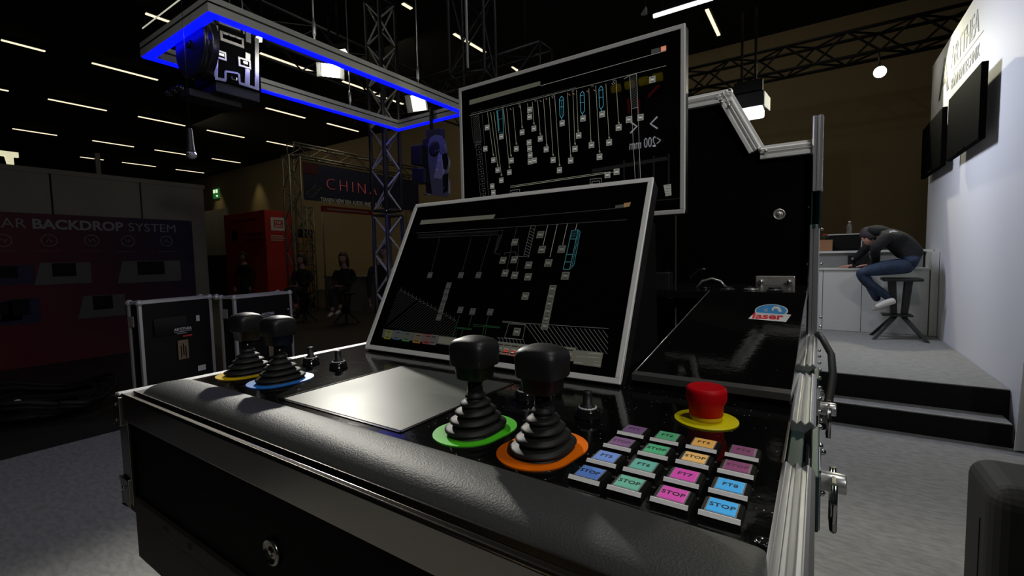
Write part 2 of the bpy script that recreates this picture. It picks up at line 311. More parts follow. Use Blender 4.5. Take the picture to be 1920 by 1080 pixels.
# aluminium extrusions (profile with ridges)
def extr(name, a, b, u, v, prof, m='alu', parent=desk, **k):
    a, b, u, v = map(Vector, (a, b, u, v)); return MB().prism([a + u * p + v * q for p, q in prof], b - a).build(name, m, parent, .0012, 2, **k)
fp = [(0, 0), (0, -.050), (.006, -.050), (.006, -.047), (.016, -.047), (.016, -.02), (.030, -.02), (.030, .0), (.024, .003), (.018, -.003), (.010, .0), (.004, .003)]
extr('front_edge_profile', (-1.197, .313, Z0 - .002), (.0, .313, Z0 - .002), (0, 1, 0), (0, 0, 1), fp, 'alud')
extr('left_edge_profile', (-1.200, .313, Z0), (-1.200, 1.66, Z0), (1, 0, 0), (0, 0, 1), [(0, 0), (0, -.05), (.012, -.05), (.012, -.015), (.026, -.015), (.026, 0), (.014, .003)], 'alub')
extr('front_post', (-1.195, .315, .93), (-1.195, .315, 1.11), (1, 0, 0), (0, 1, 0), [(0, 0), (.045, 0), (.045, .006), (.008, .01), (.006, .05), (0, .05)], 'alud')
extr('front_post', (.003, .315, .93), (.003, .315, 1.11), (-1, 0, 0), (0, 1, 0), [(0, 0), (.045, 0), (.045, .006), (.008, .01), (.006, .05), (0, .05)], 'alud')
extr('front_lower_profile', (-1.18, .318, .945), (-.02, .318, .945), (0, 1, 0), (0, 0, 1), [(0, 0), (.0, -.030), (.02, -.030), (.02, 0)], 'body')
cp = MB(); cp.box(-1.202, -1.170, .309, .316, 1.095, 1.155); cp.box(-1.202, -1.195, .309, .36, 1.095, 1.155)
cpo = cp.build('corner_bracket', 'alud', desk, .002)
cb = MB(); cb.box(-1.200, -1.158, .311, .318, .925, .985); cb.box(-1.200, -1.193, .311, .36, .925, .985); cb.build('corner_bracket', 'alud', desk, .002)
for (x, z) in ((-1.185, 1.140), (-1.185, 1.108), (-1.178, .965)):
    MB().lathe([(.004, 0), (.0035, .002), (.001, .0028)], (x, .309, z), 10, Matrix.Rotation(PI / 2, 3, 'X')).build('rivet', 'alud', cpo)
for x in (-.90, -.72, -1.0, -.45):
    MB().lathe([(.006, 0), (.0055, .002), (.002, .003)], (x, .318, .93), 10, Matrix.Rotation(PI / 2, 3, 'X')).build('rivet', 'body', desk)
# recessed lock on front panel
lk = onY(512, 1033, .325); LR = Matrix.Rotation(PI / 2, 3, 'X')
lo = MB().lathe([(.020, 0), (.020, .004), (.016, .006), (.015, .002), (.004, .002), (.003, .005)], lk, 24, LR).build('lock_cup', 'alud', desk, label='round bronze toned lock cup')
# right edge: hybrid V groove extrusion in three lengths + hinges
vp = [(-.032, -.03), (-.032, .004), (-.028, .006), (-.022, .001), (-.017, .007), (-.012, .001), (-.006, .007), (-.002, .004), (.002, -.002), (.002, -.05), (-.006, -.05), (-.006, -.03)]
for ya, yb in ((.30, .635), (.80, 1.13), (1.22, 1.66)):
    extr('right_edge_profile', (0, ya, Z0), (0, yb, Z0), (1, 0, 0), (0, 0, 1), vp, 'alu')
for ya, yb in ((.635, .80), (1.13, 1.22)):
    h = MB(); h.box(-.030, -.012, ya, yb, 1.10, 1.150); h.box(-.004, .006, ya - .01, yb + .01, 1.09, 1.158); h.build('hinge_gap_plate', 'teal', desk, .002)
    h = MB(); h.box(-.034, -.030, ya, yb, 1.13, 1.163); h.build('hinge_lip', 'estopy2' if ya > 5 else 'alud', desk, .001)
# butterfly latches on the right side
def latch(y, z, s=1.0):
    L = MB(); L.box(.002, .008, y - .045 * s, y + .045 * s, z - .05 * s, z + .03 * s)
    o = L.build('butterfly_latch', 'chrome', desk, .003)
    MB().tube((.006, y, z), (.036 * s, y, z), .013 * s, 16).build('latch_hub', 'alu', o, .002)
    W = MB(); W.box(.020, .024, y - .03 * s, y - .008 * s, z - .05 * s, z + .012); W.tube((.022, y - .03 * s, z - .05 * s), (.022, y + .03 * s, z - .065 * s), .004 * s, 8); W.tube((.022, y + .03 * s, z - .065 * s), (.022, y + .028 * s, z + .01), .004 * s, 8); W.tube((.022, y - .03 * s, z - .05 * s), (.022, y - .034 * s, z + .012), .004 * s, 8)
    W.build('latch_wing', 'chrome', o)
    R = MB()
    for dz in (-.04, -.02, .02): R.ball((.010, y + .05 * s, z + dz), .005, 8)
    R.build('latch_rivets', 'chrome', o, kind='stuff')
latch(.72, 1.115); latch(1.06, 1.115, .95); latch(.47, 1.05, .8)
for i in range(10):
    MB().ball((.007, .78 + i * .085, 1.14), .0045, 8).build('rivet', 'chrome', desk)
# recessed touch screen
sx0, sx1, sy0, sy1 = -.845, -.525, .470, .770
fr = MB()
for a, b, c, d in ((sx0 - .008, sx1 + .008, sy0 - .008, sy0 - .003), (sx0 - .008, sx1 + .008, sy1 + .003, sy1 + .008), (sx0 - .008, sx0 - .003, sy0 - .008, sy1 + .008), (sx1 + .003, sx1 + .008, sy0 - .008, sy1 + .008)): fr.box(a, b, c, d, Z0, Z0 + .0015)
fo = fr.build('touch_screen_frame', 'plasticg', desk, .0005)
MB().box(sx0, sx1, sy0, sy1, Z0 - .001, Z0 + .0008).build('touch_screen', 'touch', fo, label='blank grey recessed touch screen')

# joysticks
def oval(cx, cy, a, b, z0, z1, ang, n=40, notch=0):
    R = Matrix.Rotation(ang, 3, 'Z'); pts = []
    for i in range(n):
        t = 2 * PI * i / n; c, s = math.cos(t), math.sin(t)
        pts.append(Vector((cx, cy, z0)) + R @ Vector((b * c, (a - b) * (1 if s > 0 else -1) + b * s, 0)))
    return pts
def joystick(x, y, plate, label):
    kn = MB()
    # grip: rounded square cap, tapering below
    def ring(h, w, d, p=4.0, ox=0, oy=0, n=32):
        out = []
        for i in range(n):
            t = 2 * PI * i / n; c, s = math.cos(t), math.sin(t)
            out.append(Vector((x + ox + w * abs(c) ** (2 / p) * (1 if c >= 0 else -1), y + oy + d * abs(s) ** (2 / p) * (1 if s >= 0 else -1), Z0 + h)))
        return out
    R = [ring(.080, .014, .014, 2.5), ring(.0803, .0215, .021, 4), ring(.0820, .0235, .0225, 4.5), ring(.1010, .0255, .0240, 4.5), ring(.1013, .0302, .0278, 4.5), ring(.1035, .0318, .0290, 4.5), ring(.128, .0326, .0296, 4.5), ring(.1350, .0312, .0284, 4), ring(.1395, .0270, .0248, 3.2), ring(.1432, .0165, .0150, 2.4), ring(.1450, .004, .004, 2)]
    n = 32; kn.add([v for r in R for v in r], [(j * n + i, j * n + (i + 1) % n, (j + 1) * n + (i + 1) % n, (j + 1) * n + i) for j in range(len(R) - 1) for i in range(n)], True)
    kn.add(R[0], [tuple(reversed(range(n)))]); kn.add(R[-1], [tuple(range(n))])
    o = kn.build('joystick', 'plastic', desk, label='black joystick with ' + label.split()[0] + ' base plate')
    stem = MB().lathe([(.0130, .048), (.0120, .062), (.0110, .0805)], (x, y, Z0), 20); stem.build('stem', 'plasticg', o)
    boot = MB(); prof = []; N = 5
    ztop, zbot = .060, .0025
    pr = [(.018, .052), (.0125, .055)]
    rings = []
    for k in range(N):
        t = k / (N - 1); z = ztop - (ztop - zbot) * (k + .5) / N
        rb = .0195 + (.0295) * t; dy = .011 * t
        rings += [(rb * .56 + .003, z + .0058, dy), (rb * .92, z + .0030, dy), (rb, z + .0010, dy), (rb * .99, z - .0012, dy), (rb * .70, z - .0040, dy)]
    vs = []; n = 36
    allr = [(.0132, .0640, 0)] + rings + [(.046, .004, .010), (.046, .0, .010)]
    for r, z, dy in allr:
        el = dy   # stretch along Y
        for i in range(n):
            t = 2 * PI * i / n; c, s = math.cos(t), math.sin(t)
            vs.append(Vector((x + r * c * .80, y + r * .85 * s + el * (1 if s > 0 else -1) * min(1, abs(s) * 3), Z0 + z)))
    boot.add(vs, [(j * n + i, (j + 1) * n + i, (j + 1) * n + (i + 1) % n, j * n + (i + 1) % n) for j in range(len(allr) - 1) for i in range(n)], True)
    boot.build('rubber_boot', 'rubber', o, label='ribbed rubber boot')
    pl = oval(x - .002, y + .001, .069, .052, Z0, 0, -.12)
    MB().prism(pl, (0, 0, .0016)).build('base_plate', plate, o, label=label)
joystick(-1.117, .540, 'yellow', 'yellow oval base plate')
joystick(-.981, .541, 'blue', 'blue oval base plate')
joystick(-.427, .532, 'green', 'green oval base plate')
joystick(-.304, .523, 'orange', 'orange oval base plate')
# small rotary joysticks
for x, y in ((-1.075, .673), (-.970, .679), (-.444, .699), (-.306, .669)):
    o = MB().lathe([(.0215, 0), (.0215, .003), (.0205, .004), (.0205, .011), (.0175, .0155), (.0165, .016)], (x, y, Z0), 28).build('rotary_knob', 'plasticg', desk)
    MB().lathe([(.0150, .0155), (.0150, .0175), (.0120, .018), (.0120, .0165)], (x, y, Z0), 28).build('dial_ring', 'dial', o)
    MB().lathe([(.0125, .016), (.0125, .0185), (.0115, .0205), (.0078, .0215), (.0074, .0400), (.0064, .0430), (.001, .0435)], (x, y, Z0), 20).build('knob_stem', 'plastic', o)
    tk = MB()
    for i in range(14):
        a = 2 * PI * i / 14; tk.box(-.0004, .0004, .0128, .0146, Z0 + .0176, Z0 + .0180, Matrix.Rotation(a, 3, 'Z'))
    for i in range(len(tk.v)): tk.v[i] += Vector((x, y, 0))
    tk.build('dial_marks', 'dark', o)
# illuminated push buttons
bc = {'FT1': (.20, .10, .24), 'FT2': (.07, .30, .14), 'FT3': (.62, .33, .08), 'FT4': (.25, .07, .17), 'FT5': (.13, .22, .52), 'FT6': (.10, .33, .27), 'FT7': (.50, .06, .32), 'FT8': (.05, .33, .68)}
bc4 = {'FT1': (.22, .11, .24), 'FT2': (.06, .32, .15), 'FT3': (.60, .36, .12), 'FT4': (.24, .06, .16), 'FT5': (.08, .17, .46), 'FT6': (.12, .36, .26), 'FT7': (.52, .07, .34), 'FT8': (.05, .34, .70)}
inks = mat('button_ink', (.02, .02, .025), .5)
inkf = {'FT1': mat('ink_purple', (.10, .05, .12), .5), 'FT4': mat('ink_mauve', (.12, .03, .08), .5)}
for r, yy in enumerate((.635, .583, .530, .480)):
    for c, xx in enumerate((-.217, -.170, -.1225, -.075)):
        key = 'FT%d' % (c + 1 + (4 if r > 1 else 0)); word = key if r in (0, 2) else 'STOP'
        colr = bc[key] if word != 'STOP' else bc4[key]
        yy2 = yy - .0012 * 0
        fz = Z0
        bz = MB(); h = .0185
        for s0, s1, z0_, z1_ in ((h + .002, h, 0, .004), ):
            bz.add([Vector((xx + i * s, yy2 + j * s, fz + z)) for s, z in ((h + .001, 0), (h, .005), (h - .003, .0074), (h - .0038, .0074), (h - .0040, .0045)) for i, j in ((-1, -1), (1, -1), (1, 1), (-1, 1))],
                   [(a * 4 + k, a * 4 + (k + 1) % 4, a * 4 + 4 + (k + 1) % 4, a * 4 + 4 + k) for a in range(4) for k in range(4)] + [(16, 17, 18, 19)])
        o = bz.build('push_button', 'dark', desk)
        # white strip painting the glint on the bezel's front bevel
        MB().add([Vector((xx + a * (h + .0004), yy2 - h + yo, fz + zo)) for yo, zo in ((-.0020, .0050), (.0014, .0082), (.0026, .0082), (-.0002, .0046)) for a in (-1, 1)], [(0, 1, 3, 2), (2, 3, 5, 4), (4, 5, 7, 6), (6, 7, 1, 0), (0, 2, 4, 6), (1, 7, 5, 3)]).build('bevel_glint', 'glintw', o)
        cm = mat('lens_%s_%s' % (key, word), colr, .35, emit=colr, es=.40 if key not in ('FT1', 'FT4') else .18)
        cm.name = 'lens_%s_%s' % (key, word)
        k = .0134
        MB().box(xx - k, xx + k, yy2 - k, yy2 + k, fz + .0045, fz + .0088).build('button_lens', cm, o, .001, label='coloured lens reading ' + word)
        MB().box(xx - k - .0012, xx + k + .0012, yy2 - k - .0012, yy2 + k + .0012, fz + .0045, fz + .0080).build('lens_rim', 'alu', o)
        text('lettering', word, .0104, inkf.get(key, inks), o, (xx, yy2 - .0036, fz + .0088), (1, 0, 0), (0, 1, 0), .0002, .0002, 'CENTER', 1.08, .92)
# emergency stop
ex, ey = -.142, .751
o = MB().lathe([(.047, 0), (.047, .0015), (.0465, .002), (.0225, .0022)], (ex, ey, Z0), 48).build('emergency_stop', 'estopy', desk, label='yellow round plate of the emergency stop button')
MB().lathe([(.0240, .0018), (.0238, .010), (.021, .012)], (ex, ey, Z0), 36).build('collar', 'estopy2', o)
MB().lathe([(.0235, .0095), (.0248, .0100), (.0258, .026), (.0290, .0315), (.0302, .036), (.0300, .047), (.0288, .0515), (.0262, .0535), (.0240, .0532), (.0215, .0525), (.0120, .0535), (.002, .0538)], (ex, ey, Z0), 44).build('red_mushroom', 'red', o, label='red mushroom push button')
# countersunk screw on the top plate
MB().lathe([(.008, 0), (.008, .0008), (.0055, .0008), (.005, .0002), (.003, .0002), (.0028, .001)], (-.036, .452, Z0), 20).build('screw', 'plasticg', desk)
# lid / rear panel with stepped outline
YB = 1.68
for pts in ([(-1.19, 1.05), (-1.19, 1.93), (-.425, 1.93), (-.425, 1.05)], [(-.42, 1.05), (-.42, 1.93), (-.252, 1.93), (-.16, 1.732), (-.16, 1.05)], [(-.16, 1.05), (-.16, 1.732), (-.01, 1.732), (-.01, 1.05)]):
    MB().prism([(x, YB, z) for x, z in pts], (0, .012, 0)).build('rear_panel', 'blackply', desk)
def edge(p, q, wdt=.042):
    p, q = Vector((p[0], 0, p[1])), Vector((q[0], 0, q[1])); d = (q - p).normalized(); nn = Vector((-d.z, 0, d.x))
    if nn.z < 0: nn = -nn
    o = Vector((0, YB - .008, 0)); prof = [(-.010, 0), (-.010, .010), (-.004, .014), (-.012, .020), (.0, .024), (-.010, .030), (.0, .034), (.0, .042), (.024, .042), (.024, 0)]
    MB().prism([p + o + nn * (v * wdt / .042 - wdt) + Vector((0, u, 0)) for u, v in prof], q - p).build('rear_edge_profile', 'alub', desk, .001)
edge((-1.19, 1.955), (-.245, 1.955)); edge((-.25, 1.957), (-.150, 1.757), .046); edge((-.160, 1.757), (-.02, 1.757))
# rear right upright post, in lengths
def upright(z0, z1, m='alu', dx=0, w=.036):
    pr = [(-.028, 0), (-.024, -.006), (-.016, .002), (-.010, -.007), (-.002, 0), (.0, .03), (-.028, .03)]
    MB().prism([(dx + x, YB - .022 + y, z0) for x, y in pr], (0, 0, z1 - z0)).build('corner_post', m, desk, .001)
upright(1.60, 1.822, 'alu', .006); upright(1.16, 1.50, 'alu', .002)
hp = MB(); hp.box(-.022, -.018, YB - .02, YB + .02, 1.49, 1.61); hp.box(-.002, .004, YB - .02, YB + .02, 1.49, 1.61); hp.box(-.022, .004, YB + .0, YB + .01, 1.49, 1.61); hp.box(-.022, .003, YB - .024, YB - .018, 1.49, 1.502); hp.build('post_hinge', 'teal', desk, .001)
for px, py in ((1520, 287), (1517, 388), (1515, 495)):
    q = onY(px, py, YB - .004); MB().ball(q, .0055, 10).build('rivet', 'chrome', desk)
for px, py in ((1526, 243), (1526, 252), (1541, 262), (1541, 300), (1541, 355), (1541, 430), (1540, 495), (1539, 595), (1538, 612)):
    q = onY(px, py, YB - .006); MB().ball(q, .0045, 8).build('rivet', 'chrome', desk)
for px, py in ((1353, 192), (1367, 198), (1422, 279), (1436, 283)):
    q = onY(px, py, YB - .022); MB().ball(q, .006, 8).build('rivet', 'steel', desk)
lk = onY(1461, 402, YB - .001)
MB().lathe([(.0175, 0), (.0175, .003), (.014, .005), (.013, .0015), (.008, .0015), (.008, .005), (.002, .006)], lk, 28, Matrix.Rotation(PI / 2, 3, 'X')).build('lock_ring', 'steel', desk, label='round steel lock with ring')
# steel plate with two bolts
a, b = onY(1417, 516, YB - .002), onY(1491, 516, YB - .002)
pz1, pz0 = a.z - .002, 1.285
po = MB().box(a.x, b.x, YB - .006, YB, pz0, pz1).build('steel_plate', 'steel', desk, .003)
for xx in (a.x + .016, b.x - .016):
    MB().lathe([(.009, 0), (.008, .008), (.006, .012), (.002, .013)], (xx, YB - .006, pz1 - .020), 14, Matrix.Rotation(PI / 2, 3, 'X')).build('bolt', 'chrome', po)
# black cable hanging on the outside of the right edge
MB().path([(.004, 1.66, 1.17), (.014, 1.60, 1.165), (.034, 1.50, 1.14), (.036, 1.40, 1.105), (.026, 1.28, 1.07), (.012, 1.15, 1.05)], .009, 8).build('side_cable', 'cable', desk)
# rear inner deck clutter: toggle lever on bracket, cables
q = onY(1232, 615, 1.25)
lv = MB().box(-.44, -.37, 1.16, 1.24, Z0, 1.20).build('lever_bracket', 'plasticg', desk, .004)
MB().tube((-.405, 1.20, 1.19), (-.415, 1.20, 1.285), .008, 10, .007).build('lever', 'plasticg', lv)
MB().ball((-.415, 1.20, 1.287), .008, 10).build('lever_tip', 'chrome', lv)
MB().box(-.50, -.41, 1.55, 1.60, 1.30, 1.36).build('relay_box', 'plastic', desk, .003)
MB().box(-.62, -.30, 1.60, 1.66, 1.24, 1.27).build('cable_duct', 'plastic', desk, .003)

# ---- slanted control box at right rear of the desk
sb_ = thing('slanted_panel_box', 'glossy black slanted cover box with round sticker, right rear of control desk', 'control box', (-.17, 1.2, Z0))
bx0, bx1 = -.305, -.034
YT, ZT_ = 1.345, 1.181 + .46 * .298
V8 = [Vector(p) for p in ((bx0, .885, Z0), (bx1, .885, Z0), (-.022, YT, Z0), (-.248, YT, Z0), (bx0, .885, 1.181), (bx1, .885, 1.181), (-.022, YT, ZT_), (-.248, YT, ZT_))]
MB().add(V8, [(3, 2, 1, 0), (4, 5, 6, 7), (0, 1, 5, 4), (1, 2, 6, 5), (2, 3, 7, 6), (3, 0, 4, 7)]).build('box_body', 'gloss2', sb_, .002)
MB().box(-.50, -.022, YT + .001, 1.672, ZT_ - .022, ZT_).build('rear_shelf', 'plasticg', sb_, .002)
MB().box(-.248, -.03, YT + .003, 1.66, Z0, ZT_ - .022).build('rear_box', 'dark', sb_)
e0, e1 = Vector((bx0, .900, 1.1855)), Vector((-.248, YT, ZT_)); MB().tube(e0, e1, .0011, 6).build('edge_glint', 'alu', sb_)  # thin bright strip added as the highlight along the left edge
MB().prism([(bx0, .877, 1.172), (bx0, .877, 1.184), (bx0, .893, 1.1875), (bx0, .893, 1.182)], (bx1 - bx0, 0, 0)).build('front_lip', mat('satin_grey_lip', (.07, .07, .07), .35), sb_)
sl = Vector((0, .46, .46 * .298)).normalized(); sn = Vector((0, -sl.z, sl.y))
def slope_pt(px, py): return onP(px, py, (0, .885, 1.181), sn)
for px, py, sq in ((1364, 549, 1), (1408, 551, 0), (1453, 550, 1)):
    c = Vector((onY(px, py, 1.40).x, 1.40, ZT_)); m_ = MB()
    if sq: m_.box(c.x - .018, c.x + .018, c.y - .022, c.y + .022, c.z, c.z + .003)
    m_.lathe([(.0155, .002), (.0155, .008), (.0120, .009), (.0110, .004), (.002, .004)], c, 24)
    so = m_.build('panel_socket', 'plastic', sb_, .0008, kind='stuff')
    MB().lathe([(.0162, .0), (.0162, .0035), (.0150, .0035)] if sq else [(.0185, .0), (.0185, .004), (.0175, .0055), (.0155, .0055), (.0155, .002)], c, 24).build('socket_ring', 'steel', so)
c = Vector((onY(1321, 546, 1.42).x, 1.42, ZT_)); MB().lathe([(.016, 0), (.016, .003), (.012, .006), (.003, .006)], c, 20).build('panel_socket', 'plasticg', sb_)
cbl = MB(); cbl.path([(-.335, 1.50, 1.32), (-.330, 1.50, 1.35), (-.310, 1.52, 1.372), (-.285, 1.52, 1.372)], .004, 6)
cbl.build('cable_loop', 'plasticg', sb_); c2 = MB(); c2.path([(-.305, 1.46, 1.318), (-.290, 1.46, 1.338), (-.262, 1.46, 1.346), (-.238, 1.46, 1.338), (-.222, 1.46, 1.318)], .0035, 6); c2.build('cable_loop', 'steel', sb_)
# sticker
sc_ = slope_pt(1446, 583)
stb = mat('sticker_blue', (.05, .28, .62), .35); str_ = mat('sticker_red', (.62, .03, .05), .35)
def disc(c, a, b, z, n=32): return [c + Vector((a * math.cos(2 * PI * i / n), 0, 0)) + sl * b * math.sin(2 * PI * i / n) + sn * z for i in range(n)]
so = MB().prism(disc(sc_, .034, .040, .0003), sn * .0004).build('round_sticker', 'white', sb_, label='round blue and white sticker with red lettering')
MB().prism(disc(sc_, .0312, .0365, .0007), sn * .0003).build('sticker_field', stb, so)
rw = sc_ - sl * .041
MB().prism([rw + Vector((-.042, 0, 0)) - sl * .012 + sn * .0007, rw + Vector((.033, 0, 0)) - sl * .020 + sn * .0007, rw + Vector((.041, 0, 0)) + sl * .022 + sn * .0007, rw + Vector((-.032, 0, 0)) + sl * .026 + sn * .0007], sn * .0003).build('sticker_scroll', 'white', so)
text('lettering', 'laser', .045, str_, so, rw + Vector((-.036, 0, 0)) - sl * .009 + sn * .0011, (1, .0, 0), sl, .0002, .0014, sx=.72)
for k in range(3):
    rr = .004 + .003 * k; mm = MB(); pts_ = [sc_ + Vector((-.018 + rr * math.cos(t), 0, 0)) + sl * (.003 + 1.8 * rr * math.sin(t)) + sn * .0012 for t in [(-.9 + 1.8 * i / 6) for i in range(7)]]
    mm.path(pts_, .0006, 4); mm.build('sticker_wave', 'white', so)
mm = MB(); mm.prism([sc_ + Vector((u, 0, 0)) + sl * v * 1.9 + sn * .0011 for u, v in ((.0, .004), (.004, .013), (.014, .013), (.019, .006), (.022, -.004), (.014, -.002), (.012, .006), (.005, .006), (.004, -.003))], sn * .0003); mm.build('sticker_vehicle', 'white', so)

# ================================================================== MONITORS
def monitor(name, label, bl, ux, uy, wdt, hgt, thick, fw, back='plastic'):
    """bl: bottom-left corner on the front face, ux to the right, uy up the face"""
    ux, uy = Vector(ux).normalized(), Vector(uy).normalized(); nz = ux.cross(uy); bl = Vector(bl)
    t = thing(name, label, 'monitor', bl + ux * wdt / 2)
    MB().frame(bl - nz * thick, ux, uy, nz, wdt, hgt, thick - .004).build('housing', back, t, .004)
    f = MB(); e = .002
    for (u, v, a, b) in ((0, 0, wdt, fw), (0, hgt - fw, wdt, fw), (0, fw, fw, hgt - 2 * fw), (wdt - fw, fw, fw, hgt - 2 * fw)):
        f.frame(bl + ux * u + uy * v - nz * .006, ux, uy, nz, a, b, .008)
    f.build('silver_frame', 'alub', t, .0015)
    s = MB().frame(bl + ux * fw + uy * fw - nz * .005, ux, uy, nz, wdt - 2 * fw, hgt - 2 * fw, .005).build('screen', 'glass', t, label='glossy dark screen with stage diagram')
    return t, s, nz
m1, s1, n1 = monitor('lower_monitor', 'wide touch monitor leaning back on the control desk, lower of the two', (-1.088, .852, 1.166), (1, 0, 0), (0, .2235, .433), .768, .487, .045, .012)
hb = MB(); hb.prism([(-1.06, .885, Z0), (-1.06, 1.10, 1.54), (-1.06, 1.20, 1.50), (-1.06, 1.22, Z0)], (.71, 0, 0)); hb.build('rear_stand', 'dark', m1, .01)
m2, s2, n2 = monitor('upper_monitor', 'wide touch monitor standing upright behind and above the leaning one', (-1.083, 1.30, 1.530), (1, 0, 0), (0, .0, 1), .779, .498, .04, .012)
hb = MB(); hb.box(-.80, -.55, 1.34, 1.672, 1.66, 1.86); hb.build('rear_bracket', 'dark', m2, .01)
for x, y, z in ((-.308, .905, 1.24), (-.308, .96, 1.36), (-.308, 1.05, 1.53)):
    pass
P1, P2 = Vector((-1.088, .852, 1.166)) + n1 * .0006, Vector((-1.083, 1.2994, 1.53))
class Screen:
    def __init__(s, p, n, parent): s.p, s.n, s.par, s.m = Vector(p), Vector(n), parent, {}
    def pt(s, px, py): return onP(px, py, s.p, s.n)
    def mb(s, k): return s.m.setdefault(k, MB())
    def line(s, k, a, b, wd=1.0):
        p, q = s.pt(*a), s.pt(*b); d = (q - p)
        if d.length < 1e-6: return
        w_ = s.n.cross(d).normalized() * (wd * .00045); s.mb(k).quad(p - w_, q - w_, q + w_, p + w_)
    def poly(s, k, pts, lift=0):
        P = [s.pt(*p) + s.n * lift for p in pts]; s.mb(k).add(P, [tuple(range(len(P)))])
    def poll(s, k, pts, wd=1, close=True):
        for i in range(len(pts) - (0 if close else 1)): s.line(k, pts[i], pts[(i + 1) % len(pts)], wd)
    def tile(s, k, c, r=.0115, kk='hi'):
        p = s.pt(*c); ux = Vector((1, 0, 0)); uy = s.n.cross(ux); uy = uy if uy.z > 0 else -uy
        s.mb(k).add([p - ux * r - uy * r, p + ux * r - uy * r, p + ux * r + uy * r, p - ux * r + uy * r], [(0, 1, 2, 3)])
        q = p + s.n * .0004; a = r * .5
        s.mb(kk).add([q - ux * a - uy * a * .25, q + ux * a - uy * a * .25, q + ux * a + uy * a * .12, q - ux * a + uy * a * .12], [(0, 1, 2, 3)])
        for v in (-.62, .55):
            q2 = q + uy * r * v; s.mb('dk').add([q2 - ux * a * 1.2 - uy * a * .18, q2 + ux * a * 1.2 - uy * a * .18, q2 + ux * a * 1.2 + uy * a * .18, q2 - ux * a * 1.2 + uy * a * .18], [(0, 1, 2, 3)])
    def finish(s):
        for k, m_ in s.m.items():
            ns = []
            for f in m_.f:
                a, b, c = m_.v[f[0]], m_.v[f[1]], m_.v[f[2]]
                ns.append(list(reversed(f)) if (b - a).cross(c - a).dot(s.n) < 0 else f)
            m_.f = ns; m_.build('screen_graphics', G[k], s.par, kind='stuff')
A = Screen(P2, n2, s2)
A.poly('bar', [(880, 188), (880, 197), (1013, 160), (1013, 152)])
A.line('w', (1013, 161), (1249, 95)); A.line('w', (880, 217), (1249, 123), .8); A.line('d', (883, 213), (1080, 164), 2.0); A.line('w', (1170, 148), (1180, 142), 1)
lines2 = [(914, 211, 925, 291), (920, 210, 933, 311), (926, 210, 940, 329), (944, 205, 955, 314), (950, 203, 958, 292), (962, 201, 968, 270), (976, 198, 979, 239), (989, 194, 992, 222), (998, 191, 1001, 232), (1008, 188, 1013, 252), (1019, 185, 1025, 272),
          (1030, 182, 1037, 291), (1040, 180, 1049, 310), (1064, 174, 1070, 293), (1074, 171, 1078, 270), (1081, 169, 1084, 246), (1104, 166, 1108, 265), (1117, 160, 1124, 285), (1136, 157, 1142, 259), (1155, 151, 1160, 231)]
for i, (x0, y0, x1, y1) in enumerate(lines2):
    A.line('ln', (x0, y0), (x1, y1), 1.0); A.poll('ln', [(x1 - 1, y1 + 0), (x1 - .5, y1 - 3), (x1 + 1.5, y1 - 1), (x1 + 1, y1 + 1.5)], .7)
tiles2 = [(925, 300), (933, 319), (940, 338), (955, 323), (959, 301), (968, 279), (979, 248), (1001, 241), (1013, 260), (1024, 280), (1037, 300), (1049, 319), (1070, 301), (1078, 279), (1085, 254), (1109, 272), (1124, 294), (1142, 267), (1160, 239),
          (913, 239), (910, 279), (923, 349), (925, 361), (993, 206), (993, 219), (992, 267), (993, 279), (994, 291), (994, 303), (1002, 301), (1054, 231), (1093, 222), (1129, 214), (940, 256), (1179, 224), (1201, 220), (1223, 149), (1139, 328), (1156, 322)]
for t in tiles2: A.tile('t', t, .0088)
for cx_, y0, y1, tl in ((1053, 180, 222, 1), (1092, 171, 214, 1), (1127, 161, 205, 1)):   # cyan lifts
    w_ = 4.2
    A.poll('cy', [(cx_ - w_, y0 + 6), (cx_, y0), (cx_ + w_ - 1, y0 + 4), (cx_ + w_, y1 - 7), (cx_, y1), (cx_ - w_ + 1, y1 - 5)], 1.3); A.line('cy', (cx_ - w_, y0 + 9), (cx_ + w_ - 1, y0 + 7), 1); A.line('cy', (cx_ - w_, (y0 + y1) / 2), (cx_ + w_, (y0 + y1) / 2 - 1), 1); A.line('cy', (cx_, y1), (cx_ + 1, y1 + 5), 1.4)
A.line('cy', (1053, 190), (1054, 218), .8)
A.poly('cyd', [(931, 208), (934, 246), (936.5, 245), (933.5, 207)]); A.poly('cyd', [(942, 206), (943.5, 250), (944.5, 249.5), (943.5, 205.5)]); A.poll('cyd', [(931, 208), (943, 205), (944, 247), (935, 249)], 1.2); A.line('cyd', (934, 224), (943, 222), 1); A.line('cyd', (937, 250), (942, 254), 1)
# hatched wall at left, lattice column
for i in range(18):
    y = 216 + i * 3.1; A.line('hatch', (886 + i * .25, y + 8), (898 + i * .25, y - 3), .6)
A.poll('hatch', [(883, 220), (897, 217), (903, 265), (888, 267)], .6); A.line('hatch', (904, 214), (916, 366), .8); A.poll('hatch', [(892, 268), (901, 266), (911, 369), (901, 371)], .6)
for i in range(11): A.line('hatch', (893 + i * .9, 272 + i * 9.2), (902 + i * .9, 270 + i * 9.2), .8); A.tile('hatch', (898 + i * .9, 276 + i * 9.1), .002, 'dk')
for i in range(20): A.line('hatch', (1181 + i * .17, 147 + i * 3), (1193 + i * .17, 141 + i * 3), .7)
A.poll('w', [(1180.5, 142), (1193.5, 138), (1196, 201), (1184, 204)], .8); A.line('w', (1184, 204), (1191, 337), .8); A.line('w', (1196, 201), (1201, 337), .8)
A.line('ln', (957, 351.5), (1136, 325), 1.2); A.line('ln', (957, 349), (1136, 322.5), .9); A.line('ln', (1140, 324), (1156, 322), 1)
